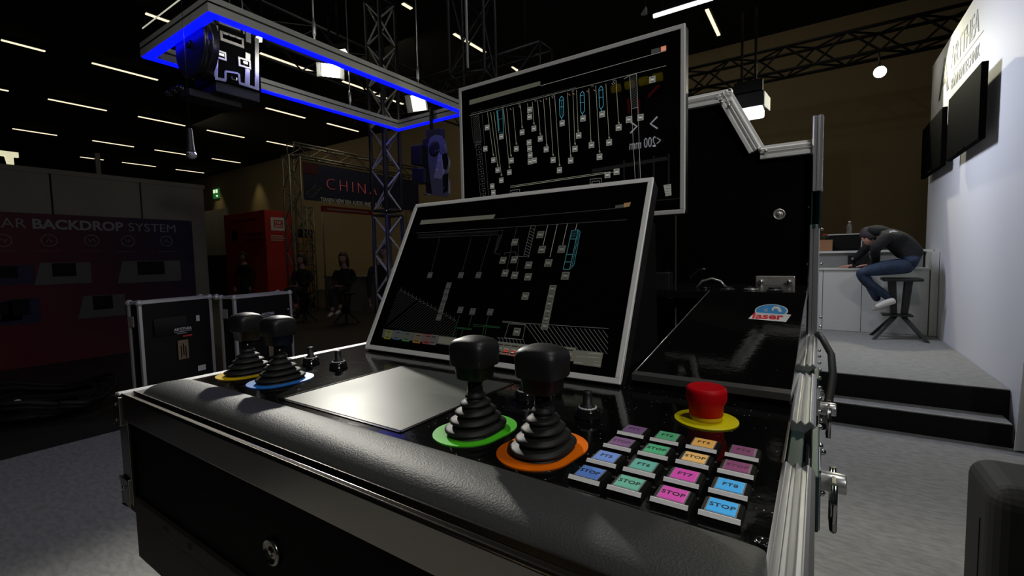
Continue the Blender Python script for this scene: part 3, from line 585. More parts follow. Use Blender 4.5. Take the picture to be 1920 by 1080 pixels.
for x, y, ww in ((966, 358, 17), (1117, 337, 21)): A.poll('w', [(x - ww / 2, y - 1), (x + ww / 2, y - 3), (x + ww / 2, y + 7), (x - ww / 2, y + 8)], .7); A.poll('w', [(x - ww / 3, y + 3), (x + ww / 3, y + 2), (x + ww / 3, y + 7), (x - ww / 3, y + 8)], .7)
for x, y in ((956, 203), (973, 199), (1012, 188), (1023, 184), (1034, 181), (1066, 176), (1074, 174), (1100, 170), (1113, 168), (1147, 156), (1150, 154)): A.line('og' if 1060 < x < 1120 else 'w', (x, y), (x + 3, y + 3), 1)
for x, y in ((943, 204), (974, 196), (1004, 188), (1038, 179), (1074, 169), (1111, 160), (1151, 150)): A.tile('d', (x, y), .004, 'd')
A.poly('d', [(1221, 93), (1221, 102), (1237, 98), (1237, 89)]); A.poly('og', [(1239, 88), (1239, 97), (1249, 94), (1249, 85)]); A.poll('hi', [(1242, 91), (1244, 88.5), (1246, 90), (1245, 93.5), (1243, 94)], .7)
A.poly('t', [(1244, 347), (1258, 345), (1259, 366), (1248, 368)]); [A.line('dk', (1247, 349 + 5 * i), (1256, 348 + 5 * i), 1.5) for i in range(4)]
A.finish()
B = Screen(P1, n1, s1)
B.poly('bar', [(790, 413), (787, 421), (925, 410), (929, 402)], 0)
B.line('d', (925, 411), (1153, 391)); B.line('d', (781, 437), (1175, 412), 1); B.poly('d', [(1154, 385), (1153, 391), (1168, 389), (1170, 383)]); B.poly('ogd', [(1170, 381), (1169, 389), (1180, 387), (1183, 379)])
for i in range(38): B.line('hat2', (786 + i * 4, 441 - i * .25), (781 + i * 4, 447 - i * .25), .6)
B.poll('hat2', [(785, 441), (943, 432), (928, 475), (938, 477)], .7, False); B.line('hat2', (785, 446), (935, 440), .7); B.line('hat2', (935, 440), (927, 474), .7)
for i in range(9): B.line('hat2', (935 - i * .9, 444 + i * 3.3), (942 - i * 1, 440 + i * 3.3), .7)
for i in range(10): B.line('hatch', (994 - i * 1.2, 427 + i * 5.4), (1003 - i * 1.2, 432 + i * 5.4), .9)
B.poll('hatch', [(995, 424), (1004, 423), (991, 482), (982, 480)], .8); B.poll('hatch', [(982, 481), (968, 480)], .9)
for a, b in (((969, 426), (964, 447)), ((960, 461), (950, 505)), ((972, 454), (971, 480)), ((973, 483), (968, 508)), ((946, 474), (967, 472)), ((946, 474), (946, 478)), ((967, 472), (967, 479))): B.line('d', a, b, .8)
for a, b in (((825, 443), (808, 512)), ((884, 445), (866, 511)), ((920, 441), (899, 511))): B.line('hat2', a, b, .7)
for a, b in (((1027, 422), (1018, 461)), ((1045, 420), (1031, 482)), ((1064, 419), (1055, 459)), ((1082, 419), (1079, 431))): B.line('w', a, b, .9)
for t in ((1013, 440), (1016, 468), (1028, 493), (1053, 467), (1060, 517)): B.tile('td', t, .0100, 'hid')
for t in ((965, 454), (943, 488), (964, 487), (947, 512), (965, 516), (991, 497), (990, 519), (985, 555)): B.tile('td', t, .0096, 'hid')
for t in ((806, 516), (864, 516), (897, 516), (841, 535), (837, 547), (834, 559), (830, 571), (827, 582), (823, 595), (863, 581), (886, 584), (919, 585)): B.tile('d', t, .0086, 'd')
for i in range(6): B.tile('td', (1036 - i * 2.9, 541 + i * 14), .0090, 'hid')
B.poll('cyd', [(1072, 432), (1084, 431), (1068, 505), (1056, 505)], 1.6); B.poll('cyd', [(1084, 431), (1088, 435), (1076, 497), (1068, 505)], 1.3); B.line('cyd', (1086, 433), (1072, 500), 1)
for y, x in ((448, 1069), (477, 1063), (491, 1060)): B.line('cyd', (x, y), (x + 11, y), 1.6)
for i in range(4): B.line('cyd', (1071 - i, 435 + i * 3), (1082 - i, 435 + i * 3), .6)
# hatched auditorium slope and steps
st_ = [(857 - 5.2 * k, 634 - .80 * k) for k in range(26)] + [(722 + 2.0 * k, 613 - 5.6 * k) for k in range(1, 12)]
for x0, y0 in st_:
    t_ = min((y0 - 541 - .545 * (x0 - 748)) / 1.365, 857 - x0)
    if t_ > 1: B.line('hat2', (x0, y0), (x0 + t_, y0 - .82 * t_), .7)
for i in range(15): x = 752 + i * 7.1; y = 543 + i * 3.9; B.line('d', (x, y - 4), (x, y + 2), 1); B.line('d', (x - 3, y + 2), (x + 4, y + 3), 1)
for a, b in (((862, 591), (849, 630)), ((857, 614), (885, 616)), ((857, 616), (884, 618)), ((887, 608), (938, 613)), ((887, 611), (937, 615)), ((868, 617), (863, 632)), ((908, 611), (904, 630)), ((912, 612), (909, 630)), ((885, 591), (879, 612)), ((916, 592), (911, 610))): B.line('gn', a, b, 1)
for i in range(18): B.line('hatch', (984 + i * 8.6, 607 + i * .7), (min(1140, 984 + i * 8.6 + 34), (607 + i * .7) + 47 * (min(1140, 984 + i * 8.6 + 34) - (984 + i * 8.6)) / 34), 1)
B.poll('hatch', [(984, 606), (1141, 616)], 1); B.line('hatch', (942, 602), (984, 606), 1.2); B.line('hatch', (942, 604), (984, 608), 1); B.poll('hatch', [(954, 607), (985, 609), (980, 637), (946, 633)], 1); B.line('hatch', (932, 633), (980, 637), 1); B.line('hatch', (930, 640), (1132, 662), 1)
for i in range(8): B.line('hatch', (935 + i * 6.5, 634 + i * .3), (938 + i * 6.5, 641 + i * .5), .9)
B.tile('td', (969, 622), .0095, 'hid')
B.poly('d', [(719, 617), (716, 632), (856, 649), (856, 633)]); B.poly('bar', [(823, 631), (821, 643), (905, 655), (908, 640)], .0002)
for k, x, y in (('cY', 728, 627), ('cB', 745, 628), ('cG', 763, 631), ('cO', 783, 634), ('cR', 801, 636), ('td', 812, 637)): B.tile(k, (x, y), .0135, 'd')
for i, x in enumerate((936, 950, 964, 978, 992, 1006, 1066)): B.tile('bar', (x, 652 + i * 1.9), .0150, 'hid')
B.tile('rd', (948, 659), .006, 'rd'); B.tile('rd', (961, 661), .007, 'hi')
B.poly('bar', [(1079, 657), (1075, 682), (1126, 689), (1131, 662)]); 
for a, b in (((1103, 662), (1127, 664)), ((1080, 668), (1124, 671)), ((1110, 677), (1126, 679)), ((1077, 679), (1092, 681)), ((1112, 683), (1126, 685))): B.line('hid', a, b, 1.6)
B.finish()
# ================================================================== BOOTH, RIGHT
# counter
ct = thing('reception_counter', 'pale grey white two level counter on the stage beside the white wall', 'counter', (.4, 7.6, .37))
YC = 7.38
zl = onY(1640, 503, YC - .02).z; zu = onY(1640, 469, YC + .32).z
for xa, xb in ((-1.5, -.02), (-.02, .055), (.055, .47), (.47, 1.12)):
    MB().box(xa + .003, xb - .003, YC, YC + .03, .372, zl - .02).build('front_panel', 'counter', ct, .002)
MB().box(-1.5, 1.11, YC + .03, YC + .30, .372, zl - .03).build('carcass', 'greyp', ct)
MB().box(-1.5, 1.13, YC - .02, YC + .33, zl - .02, zl).build('lower_worktop', 'counter', ct, .002)
MB().box(-1.5, 1.10, YC + .33, YC + .36, .372, zu - .03).build('upper_panel', 'greyp', ct)
MB().box(-1.5, 1.19, YC + .29, YC + .62, zu - .03, zu).build('upper_worktop', 'counter', ct, .002)
MB().box(1.125, 1.195, YC - .03, YC + .62, .372, zu - .03).build('end_panel', 'counter', ct, .002)
# things on the counter
cz = zu
p = onY(1541, 459, YC + .36)
t = thing('cardboard_box', 'small brown cardboard box at the left end of the upper counter', 'box', (p.x, p.y, cz))
xa, xb = onY(1536, 459, YC + .40).x, onY(1561, 459, YC + .40).x; bz = onY(1550, 450, YC + .40).z
MB().box(xa - .1, xb, YC + .40, YC + .58, cz, bz).build('carton', 'cardboard', t, .004); MB().box(xa - .1, xb + .002, YC + .398, YC + .402, bz - .018, bz + .002).build('flap', 'cardboard', t)
xa, xb = onY(1548, 441, YC + .66).x, onY(1617, 438, YC + .66).x; tz = onY(1580, 439, YC + .66).z
t = thing('counter_display', 'black flat display with silver edge standing on the counter', 'display', ((xa + xb) / 2, YC + .68, cz - .4))
MB().box(xa, xb, YC + .66, YC + .70, cz - .03, tz).build('display_panel', 'dark', t, .004)
f = MB(); f.box(xa, xb, YC + .645, YC + .662, tz - .012, tz + .004); f.box(xb - .014, xb, YC + .645, YC + .662, cz - .03, tz + .004); f.build('silver_edge', 'beam', t)
f = MB(); f.box(xa, xb, YC + .63, YC + .75, .372, cz - .03); f.build('stand', 'dark', t)
pa = onY(1592, 438, YC + .72)
t = thing('water_bottle', 'clear plastic water bottle standing on top of the black display', 'bottle', (pa.x, YC + .68, tz + .004))
hb_ = onY(1592, 415, YC + .68).z - tz
MB().lathe([(.034, 0), (.036, .01), (.034, hb_ * .25), (.036, hb_ * .5), (.032, hb_ * .68), (.014, hb_ * .82), (.013, hb_ * .88)], (pa.x, YC + .68, tz + .004), 18).build('bottle_body', 'bottle', t)
MB().lathe([(.016, hb_ * .87), (.016, hb_ * .97), (.012, hb_)], (pa.x, YC + .68, tz + .004), 14).build('bottle_cap', 'white', t)
pa = onY(1547, 440, YC + .45)
t = thing('small_plant', 'tiny red flower in green leaves above the cardboard box', 'flower', (pa.x, YC + .50, bz))
lf = MB()
for k in range(9): a = k * .7; lf.ball((pa.x + .03 * math.cos(a), YC + .50 + .03 * math.sin(a), bz + .04 + .008 * (k % 3)), .016, 6, (1, .5, .7), Matrix.Rotation(a, 3, 'Z'))
lf.tube((pa.x, YC + .5, bz), (pa.x, YC + .5, bz + .05), .006, 6); lf.build('leaves', mat('leaf_green', (.04, .10, .04), .6), t)
rb = MB()
for k in range(5): rb.ball((pa.x + .018 * math.cos(k * 1.26), YC + .5 + .018 * math.sin(k * 1.26), bz + .075), .016, 8)
rb.build('petals', mat('petal_red', (.35, .03, .04), .6), t)
# laptop on lower counter
pl = onZ(1625, 495, zl); t = thing('laptop', 'open dark laptop on the lower counter under the man\'s arm', 'laptop', (pl.x, YC + .12, zl))
xa, xb = onY(1590, 480, YC + .2).x, onY(1637, 480, YC + .2).x
MB().box(xa, xb + .02, YC + .0, YC + .20, zl, zl + .014).build('keyboard_base', 'plastic', t, .003)
hh = onY(1600, 479, YC + .2).z - zl
MB().prism([(xa, YC + .20, zl + .01), (xb + .01, YC + .20, zl + .01), (xb - .04, YC + .25, zl + hh), (xa, YC + .25, zl + hh)], (0, .008, 0)).build('screen_lid', 'dark', t)
# bar stool
sc0 = Vector((.80, 6.98, .37))
sz_ = onY(1690, 521, 6.98).z
def stool(base, seat_z, label, group=None, mat_='stoolm'):
    b = Vector(base); h = seat_z - b.z
    t = thing('bar_stool', label, 'stool', b, group)
    MB().frame(b + Vector((-.17, -.17, h - .035)), (1, 0, 0), (0, 1, 0), (0, 0, 1), .36, .34, .035).build('seat', mat_, t, .012, 3)
    j = b + Vector((0, 0, h * .36))
    for sx_, sy_ in ((-1, -1), (-1, 1), (1, -1), (1, 1)):
        top = b + Vector((sx_ * .075, sy_ * .06, h - .035)); kn = j + Vector((sx_ * .045, sy_ * .03, 0)); ft = b + Vector((sx_ * .24, sy_ * .17, .0))
        L = MB(); d = .028
        for p, q, wa, wb in ((top, kn, .034, .028), (kn, ft, .028, .020)):
            L.add([p + Vector((-wa, -.018, 0)), p + Vector((wa, -.018, 0)), p + Vector((wa, .018, 0)), p + Vector((-wa, .018, 0)), q + Vector((-wb, -.016, 0)), q + Vector((wb, -.016, 0)), q + Vector((wb, .016, 0)), q + Vector((-wb, .016, 0))],
                  [(0, 1, 2, 3), (7, 6, 5, 4), (0, 4, 5, 1), (1, 5, 6, 2), (2, 6, 7, 3), (3, 7, 4, 0)])
        L.build('leg', mat_, t, .004)
    f = MB(); f.box(b.x - .16, b.x + .12, b.y - .10, b.y + .10, j.z + .015, j.z + .035); f.build('footrest', mat_, t, .005)
    return t
stool(sc0, sz_, 'black bar stool under the man at the counter')
# televisions on the wall
def tv(label, ya, yb, za, zb, x=1.12, tilt=.0):
    t = thing('television', label, 'television', (1.19, (ya + yb) / 2, (za + zb) / 2))
    R = Matrix.Rotation(tilt, 3, 'Z')
    MB().box(x - .03, x + .015, ya, yb, za, zb).build('tv_panel', 'tvs', t, .006)
    MB().box(x + .015, x + .045, ya + .25, yb - .25, za + .12, zb - .12).build('tv_back', 'dark', t, .006)
    MB().box(x + .045, 1.2, (ya + yb) / 2 - .15, (ya + yb) / 2 + .15, za + .2, zb - .2).build('wall_bracket', 'dark', t)
    MB().box(x - .034, x - .03, (ya + yb) / 2 - .12, (ya + yb) / 2 + .12, za + .012, za + .03).build('lower_trim', 'plasticg', t)
tv('large black television on the white wall, nearer of the two', 5.42, 6.58, 2.33, 2.96)
tv('large black television on the white wall, farther of the two', 6.86, 8.02, 2.33, 2.96)
# white drape at the right edge
t = thing('white_drape', 'white fabric drape hanging at the right edge beyond the chair', 'drape', (1.2, 4.25, 0))
dp = MB(); n = 26
for i in range(n):
    x0, x1 = 1.10 + i * .03, 1.10 + (i + 1) * .03
    y0, y1 = 4.28 + .018 * math.sin(i * 1.1), 4.28 + .018 * math.sin((i + 1) * 1.1)
    dp.add([Vector((x0, y0, .08)), Vector((x1, y1, .08)), Vector((x1 + .10, y1, 2.6)), Vector((x0 + .10, y0, 2.6)), Vector((x0, y0 + .01, .08)), Vector((x1, y1 + .01, .08)), Vector((x1 + .10, y1 + .01, 2.6)), Vector((x0 + .10, y0 + .01, 2.6))], [(0, 1, 2, 3), (7, 6, 5, 4), (0, 4, 5, 1), (3, 2, 6, 7)], True)
dp.build('cloth', 'drape', t); MB().tube((1.18, 4.30, 2.61), (2.0, 4.30, 2.61), .015, 8).build('rail', 'dark', t)
for xx in (1.25, 1.95): MB().tube((xx, 4.32, .0), (xx, 4.32, 2.61), .015, 8).build('rail_post', 'dark', t)
# near black chair
t = thing('lounge_chair', 'black leather lounge chair, only its rounded back in the lower right corner', 'chair', (.66, 1.9, .006))
MB().box(.415, .90, 1.76, 2.05, .26, .752).build('backrest', 'leath2', t, .055, 5)
MB().box(.45, .95, 1.25, 1.80, .22, .42).build('seat', 'leath2', t, .05, 4)
MB().box(.4128, .4150, 1.855, 1.860, .28, .62).build('seam', 'dark', t)
for x in (.50, .86):
    for y in (1.32, 1.95): MB().tube((x, y, .27), (x, y, .006), .014, 10).build('leg', 'chrome', t)
# cable on floor behind the console
# ================================================================== LAMPS & TRUSSES
def truss(name, label, p0, p1, side, up, w_, h_, pitch, m='truss', rc=.02, rb_=.009, parts=True, group=None, cat='truss', mb_=None):
    p0, p1, side, up = Vector(p0), Vector(p1), Vector(side).normalized(), Vector(up).normalized()
    t = thing(name, label, cat, p0, group); cs = [side * a * w_ / 2 + up * b * h_ / 2 for a, b in ((-1, -1), (1, -1), (1, 1), (-1, 1))]
    for c in cs: MB().tube(p0 + c, p1 + c, rc, 8).build('chord', m, t)
    L = (p1 - p0).length; n_ = max(2, round(L / pitch)); d = (p1 - p0) / n_; br = MB()
    for i in range(n_):
        for k in range(4):
            a, b = cs[k], cs[(k + 1) % 4]
            if (i + k) % 2: a, b = b, a
            q = MB() if parts else br
            q.tube(p0 + d * i + a, p0 + d * (i + 1) + b, rb_, 6, cap=False)
            if parts: q.build('brace', mb_ or m, t)
    if not parts: br.build('braces', m, t, kind='stuff')
    e = MB()
    for k in range(4): e.tube(p0 + cs[k], p0 + cs[(k + 1) % 4], rb_ * 1.2, 6); e.tube(p1 + cs[k], p1 + cs[(k + 1) % 4], rb_ * 1.2, 6)
    e.build('end_frame', m, t, kind='stuff'); return t
tw = truss('truss_tower', 'black lattice truss tower with blue light on its braces', (-4.60, 4.04, .02), (-4.60, 4.04, 1.99), (1, 0, 0), (0, 1, 0), .25, .25, .25, 'truss', .024, .012, mb_='beam')
tw2 = truss('truss_tower', 'upper length of the blue lit lattice tower, bolted above the lower one', (-4.60, 4.04, 2.05), (-4.60, 4.04, 4.6), (1, 0, 0), (0, 1, 0), .25, .25, .25, 'truss', .024, .012, mb_='beam')
b_ = MB(); b_.box(-4.74, -4.46, 3.90, 4.18, 0, .02); b_.build('base_plate', 'dark', tw)
for k in range(8): b_ = MB(); b_.ball((-4.60 + (.13 if k % 2 else -.13), 4.04 + (.13 if k // 2 % 2 else -.13), 1.97 + .07 * (k // 4)), .012, 8); b_.build('bolt', 'chrome', tw2)
# far right horizontal truss
truss('stage_truss', 'dark horizontal lattice truss high in front of the tan wall', (-3.2, 8.6, 4.40), (2.6, 8.6, 4.40), (0, 1, 0), (0, 0, 1), .35, .36, .38, 'dark', .026, .016, True)
# overhead dark truss work, upper centre
truss('hanging_truss', 'dark truss hanging from the ceiling left of the upper monitor', (-3.55, 4.55, 3.62), (-3.55, 4.55, 6.9), (1, .3, 0), (-.3, 1, 0), .44, .42, .55, 'truss', .018, .010)
truss('roof_truss', 'long dark horizontal roof truss above the blue frame', (-6.4, 3.0, 4.6), (-6.4, 10.5, 4.6), (1, 0, 0), (0, 0, 1), .5, .5, .6, 'truss', .022, .011, False)
ctr = truss('cross_truss', 'dark cross truss passing behind the blue frame', (-6.6, 5.2, 3.92), (-2.9, 5.2, 3.92), (0, 1, 0), (0, 0, 1), .3, .3, .35, 'truss', .018, .009, False)
for x in (-6.3, -3.2): MB().tube((x, 5.2, 4.05), (x, 5.2, 7.05), .008, 6).build('suspension_wire', 'cable', ctr)
# bright vertical pole
t = thing('hanging_pole', 'thin bright metal pole hanging beside the ceiling truss', 'pole', (-3.6, 4.3, 6.9))
pp = onY(877, 128, 4.3); MB().tube(pp, (pp.x, pp.y, 6.9), .017, 10).build('tube', 'alu', t); t.location = (pp.x, pp.y, 6.9); t.children[0].location = (-pp.x - 0, -pp.y, -6.9) if False else t.children[0].location
for ch in t.children: ch.location = Vector((-3.6, 4.3, 6.9)) - t.location
# China gantry
GX = -11.3; GK = 11.3 / 10.3
gp = lambda px, py, X_=GX: onX(px, py, X_)
gt = truss('banner_gantry', 'dull aluminium truss gantry carrying the banner', (GX, 6.2 * GK, 1.42 + 2.64 * GK), (GX, 10.2 * GK, 1.42 + 2.64 * GK), (1, 0, 0), (0, 0, 1), .3, .3, .45, 'trussal', .025, .012, False, cat='gantry')
for yy in (6.2 * GK, 10.0 * GK):
    q = truss('tmp', '', (GX, yy, .02), (GX, yy, 1.42 + 2.48 * GK), (1, 0, 0), (0, 1, 0), .3, .3, .4, 'trussal', .025, .012, False)
    for ch in list(q.children):
        ch.parent = gt; ch.location = q.location - gt.location; ch.name = 'upright_' + ch.name.split('.')[0]
    bpy.data.objects.remove(q)
q = truss('tmp', '', (-12.4, 7.9, .02), (-12.4, 7.9, 3.0), (1, 0, 0), (0, 1, 0), .22, .22, .3, 'trussal', .02, .01, False)
q.name = 'lattice_post'; q['label'] = 'thin lattice post behind the banner'; q['category'] = 'post'
bn = thing('china_banner', 'dark blue banner reading CHINA in pink outline letters', 'banner', (GX + .2, 7.6, 3.4))
bx = GX + .2; c0, c1 = onX(567, 302, bx), onX(567, 374, bx)
MB().box(bx - .01, bx, c0.y, 10.1 * GK, c1.z, c0.z - .0).build('cloth', 'navy', bn)
MB().box(bx, bx + .004, c0.y, c0.y + .42, c0.z - .30, c0.z - .02).build('red_corner', mat('banner_dark_red', (.06, .004, .012), .7), bn)
p = onX(612, 352, bx); q = onX(694, 358, bx)
text('letters', 'CHINA', .45, 'pinkneon', bn, (bx + .001, p.y - .02, p.z - .04), (0, 1, 0), (0, 0, 1), .01, -.014, spacing=1.36, sx=1.0, kind='stuff')
p = onX(601, 379, bx); text('lettering', 'TIANJIN NEW ERA AUDIO AND VIDEO', .165, 'white', bn, (bx + .001, p.y, p.z + .02), (0, 1, 0), (0, 0, 1), .004, .002, sx=.72)
sp = onX(590, 358, bx); mm = MB()
for k in range(9):
    a = .9; cc = Vector((bx + .003, sp.y - .14 + k * .035, sp.z - .12 + k * .035)); mm.path([cc + Vector((0, .11 * math.cos(a + 1.57 + u), .11 * math.sin(a + 1.57 + u) * .6)) * (1 + .1 * math.sin(k)) for u in [x * .52 for x in range(7)]], .004, 4)
mm.build('spring_print', 'greyp', bn)
t = thing('lower_banner', 'dim red banner strip hanging below the blue banner', 'banner', (-12.0, 8.2, 3))
a, b = onX(602, 385, -12.0), onX(700, 404, -12.0); MB().tube((-12.03, a.y + .05, 0), (-12.03, a.y + .05, a.z), .02, 6).build('pole', 'trussal', t); MB().tube((-12.03, b.y - .05, 0), (-12.03, b.y - .05, a.z), .02, 6).build('pole', 'trussal', t); MB().box(-12.02, -12.0, a.y, b.y, b.z, a.z).build('cloth', 'red3', t); MB().box(-12.0, -11.996, a.y + .2, b.y - .2, (a.z + b.z) / 2 - .03, (a.z + b.z) / 2 + .02).build('print_line', 'greyp', t)
# LED ring frame
lf_ = thing('light_ring', 'hanging rectangular grey beam frame with bright blue underside', 'light frame', (-3.78, 2.7, 3.0))
X0, X1, Y0, Y1, ZB, ZT, W_ = -4.33, -3.215, 1.437, 4.03, 3.003, 3.108, .075
for (xa, xb, ya, yb, ax) in ((X0, X1, Y0, Y0 + W_, 0), (X0, X1, Y1 - W_, Y1, 0), (X0, X0 + W_, Y0, Y1, 1), (X1 - W_, X1, Y0, Y1, 1)):
    if ax: ya += W_; yb -= W_
    bo = MB().box(xa, xb, ya, yb, ZB + .004, ZT).build('beam', 'beam', lf_)
    g = MB(); zc_ = (ZB + ZT) / 2 + .01
    if ax: g.box(xa - .002, xb + .002, ya, yb, zc_ - .006, zc_ + .006)
    else: g.box(xa, xb, ya - .002, yb + .002, zc_ - .006, zc_ + .006)
    g.build('groove', 'slot', bo)
    s_ = MB().box(xa + (.008 if not ax else .006), xb - (.008 if not ax else .006), ya + (.006 if not ax else -.06), yb - (.006 if not ax else -.06), ZB - .002, ZB + .004).build('led_strip', 'ledblue', bo, label='glowing blue LED strip')
for x, y in ((X0 + .04, 2.2), (X0 + .04, 3.3), (X1 - .04, 2.2), (X1 - .04, 3.3)):
    MB().tube((x, y, ZT), (x, y, 4.4), .006, 6).build('suspension_rod', 'alu', lf_)
    s_ = MB(); s_.lathe([(.004, 0), (.014, .03), (.014, .11), (.004, .15)], (x, y, ZT + .03), 10); s_.build('turnbuckle', 'alu', lf_)
# hoist 1: drum + flight-case body
h1 = thing('drum_hoist', 'black winch with big round drum hanging inside the blue frame', 'winch', (-3.75, 1.7, 2.9))
HX = -3.60; MB().box(HX - .32, HX, 1.63, 1.955, 2.735, 3.13).build('case_body', 'blackply', h1)
cz_, cr = Vector((-3.66, 1.50, 2.945)), .225
RD = Matrix.Rotation(-PI / 2, 3, 'X')
MB().lathe([(.22, 0), (cr, .006), (cr, .012), (.205, .016), (.205, .045), (cr, .05), (cr, .06), (.215, .066), (.215, .10), (.12, .13)], cz_, 48, RD).build('drum', mat('drum_black', (.02, .02, .024), .22, .3), h1)
MB().lathe([(.03, -.012), (.03, 0), (.01, .0)], cz_, 20, RD).build('drum_hub', 'plasticg', h1)
e = MB()
def fpt(px, py): return onX(px, py, HX + .002)
def fbar(a, b, wd, name='aluminium_edge', m='alu'):
    p, q = fpt(*a), fpt(*b); d = (q - p).normalized(); n_ = Vector((1, 0, 0)).cross(d); MB().frame(p - n_ * wd / 2, d, n_, (1, 0, 0), (q - p).length, wd, .008).build(name, m, h1, .001)
fbar((405, 48), (405, 85), .022); fbar((405, 110), (404, 145), .024); fbar((403, 147), (422, 151), .02); fbar((448, 156), (485, 168), .02); fbar((465, 60), (465, 80), .035); fbar((464, 100), (463, 160), .035); fbar((481, 72), (481, 165), .03); fbar((410, 42), (450, 56), .014)
fbar((422, 151), (422, 134), .014); fbar((422, 134), (446, 138), .014); fbar((447, 138), (449, 157), .014)
def fpanel(a, b, name, m):
    p, q = fpt(*a), fpt(*b); MB().box(HX, HX + .014, min(p.y, q.y), max(p.y, q.y), min(p.z, q.z), max(p.z, q.z)).build(name, m, h1, .003)
fpanel((411, 57), (457, 92), 'recess_frame', 'steel'); fpanel((415, 61), (453, 86), 'recess_dish', 'plasticg')
o_ = bpy.data.objects
for k in range(3):
    p = fpt(420 + k * 12, 64 + k * 4); MB().box(HX + .014, HX + .018, p.y - .012, p.y + .02, p.z - .006, p.z + .002).build('connector', 'dial', h1)
fpanel((403, 92), (424, 116), 'recess_frame', 'steel'); fpanel((406, 96), (421, 112), 'recess_dish', 'plasticg'); fpanel((445, 106), (470, 132), 'recess_frame', 'steel'); fpanel((448, 110), (467, 128), 'recess_dish', 'plasticg')
for a in ((413, 104), (458, 119), (437, 148)):
    p = fpt(*a); MB().box(HX + .012, HX + .026, p.y - .02, p.y + .02, p.z - .014, p.z + .014).build('catch', 'chrome', h1, .006)
for k in range(2): p = fpt(470 - 0, 60)
MB().box(HX - .30, HX - .02, 1.64, 1.95, 2.66, 2.735).build('under_rail', 'plastic', h1, .004)
MB().box(HX - .26, HX - .10, 1.50, 1.85, 2.61, 2.66).build('under_tray', 'plastic', h1, .004)
cl = MB()
for k in range(6): cl.ball((HX - .30 + .045 * k, 1.44, 2.645 - .012 * (k % 2)), .022, 8)
cl.build('cable_cluster', 'plasticg', h1)
MB().box(HX - .22, HX - .1, 1.7, 1.88, 3.13, 3.35).build('hanger', 'plastic', h1)
MB().tube((HX - .16, 1.79, 3.35), (HX - .16, 1.79, 4.4), .012, 8).build('hanging_cable', 'cable', h1)
# hoist 2
h2 = thing('chain_hoist', 'black chain motor with guard plate hanging under the far corner of blue frame', 'hoist', (-3.66, 3.9, 2.9))
HC = onY(808, 300, 3.9)
def hp_(px, py, y=3.86): return onY(px, py, y)
MB().prism([hp_(*q) for q in ((792, 262), (805, 256), (806, 300), (812, 330), (812, 362), (799, 362), (796, 330), (792, 300))], (0, .16, 0)).build('motor_core', 'plastic', h2, .006)
MB().prism([hp_(a_, b__, 3.84) for a_, b__ in ((806, 258), (816, 252), (826, 254), (834, 268), (837, 290), (841, 300), (841, 312), (837, 325), (841, 340), (841, 362), (835, 370), (810, 366), (806, 335), (802, 300), (802, 272))], (0, .03, 0)).build('side_plate', mat('hoist_plate', (.22, .22, .23), .35, .6), h2, .004)
MB().prism([hp_(x, y, 3.835) for x, y in ((829, 290), (838, 286), (840, 305), (836, 318), (829, 316))], (0, .006, 0)).build('plate_opening', 'dark', h2); MB().prism([hp_(x, y, 3.835) for x, y in ((830, 328), (840, 324), (839, 358), (831, 362))], (0, .006, 0)).build('plate_opening', 'dark', h2)
MB().prism([hp_(x, y, 3.83) for x, y in ((822, 286), (828, 292), (832, 325), (826, 336), (813, 334))], (0, .012, 0)).build('brake_arm', 'steel', h2, .003)
MB().lathe([(.085, 0), (.085, .02), (.06, .025)], hp_(817, 280, 3.86), 28, Matrix.Rotation(PI / 2, 3, 'X')).build('chain_wheel', 'plastic', h2)
MB().prism([hp_(x, y, 3.8) for x, y in ((770, 273), (790, 271), (790, 310), (770, 309))], (0, .14, 0)).build('gear_box', 'plastic', h2, .008)
mo = MB().prism([hp_(x, y, 3.8) for x, y in ((771, 314), (796, 313), (796, 344), (772, 344))], (0, .12, 0)).build('motor', 'micb', h2, .02)
for q in ((775, 312), (786, 343), (777, 343)): MB().box(*[v for ab in zip(hp_(*q, 3.79) - Vector((.025, .004, .004)), hp_(*q, 3.79) + Vector((.025, .004, .004))) for v in ab]).build('clamp_band', 'chrome', h2)
for q in ((817, 283), (822, 282), (825, 290), (826, 297), (819, 318), (835, 320), (822, 300), (833, 352), (834, 272), (834, 276)): MB().ball(hp_(*q, 3.825), .009, 8).build('bolt', 'chrome', h2)
MB().path([hp_(794, 365, 3.84), hp_(806, 364, 3.84)], .008, 8).build('bottom_pin', 'chrome', h2)
MB().prism([hp_(x, y, 3.88) for x, y in ((797, 243), (825, 240), (826, 256), (800, 262))], (0, .08, 0)).build('head', 'plastic', h2, .008)
MB().tube(hp_(809, 245, 3.93), hp_(809, 200, 3.93), .022, 10).build('suspension', 'plastic', h2)
# hanging microphone
mp = CAM + ray(359, 290) * 3.0
mi = thing('hanging_microphone', 'silver headed handheld microphone hanging head down from its cable', 'microphone', mp)
MB().ball(mp, .030, 16).build('grille', 'grid', mi); MB().lathe([(.0305, -.004), (.0305, .004)], mp, 20).build('grille_band', 'chrome', mi)
MB().lathe([(.026, .012), (.022, .03), (.018, .07), (.014, .16), (.013, .17)], mp, 16).build('handle', 'micb', mi)
MB().tube(mp + Vector((0, 0, .165)), mp + Vector((0, 0, 1.6)), .0015, 6).build('mic_cable', 'cable', mi)
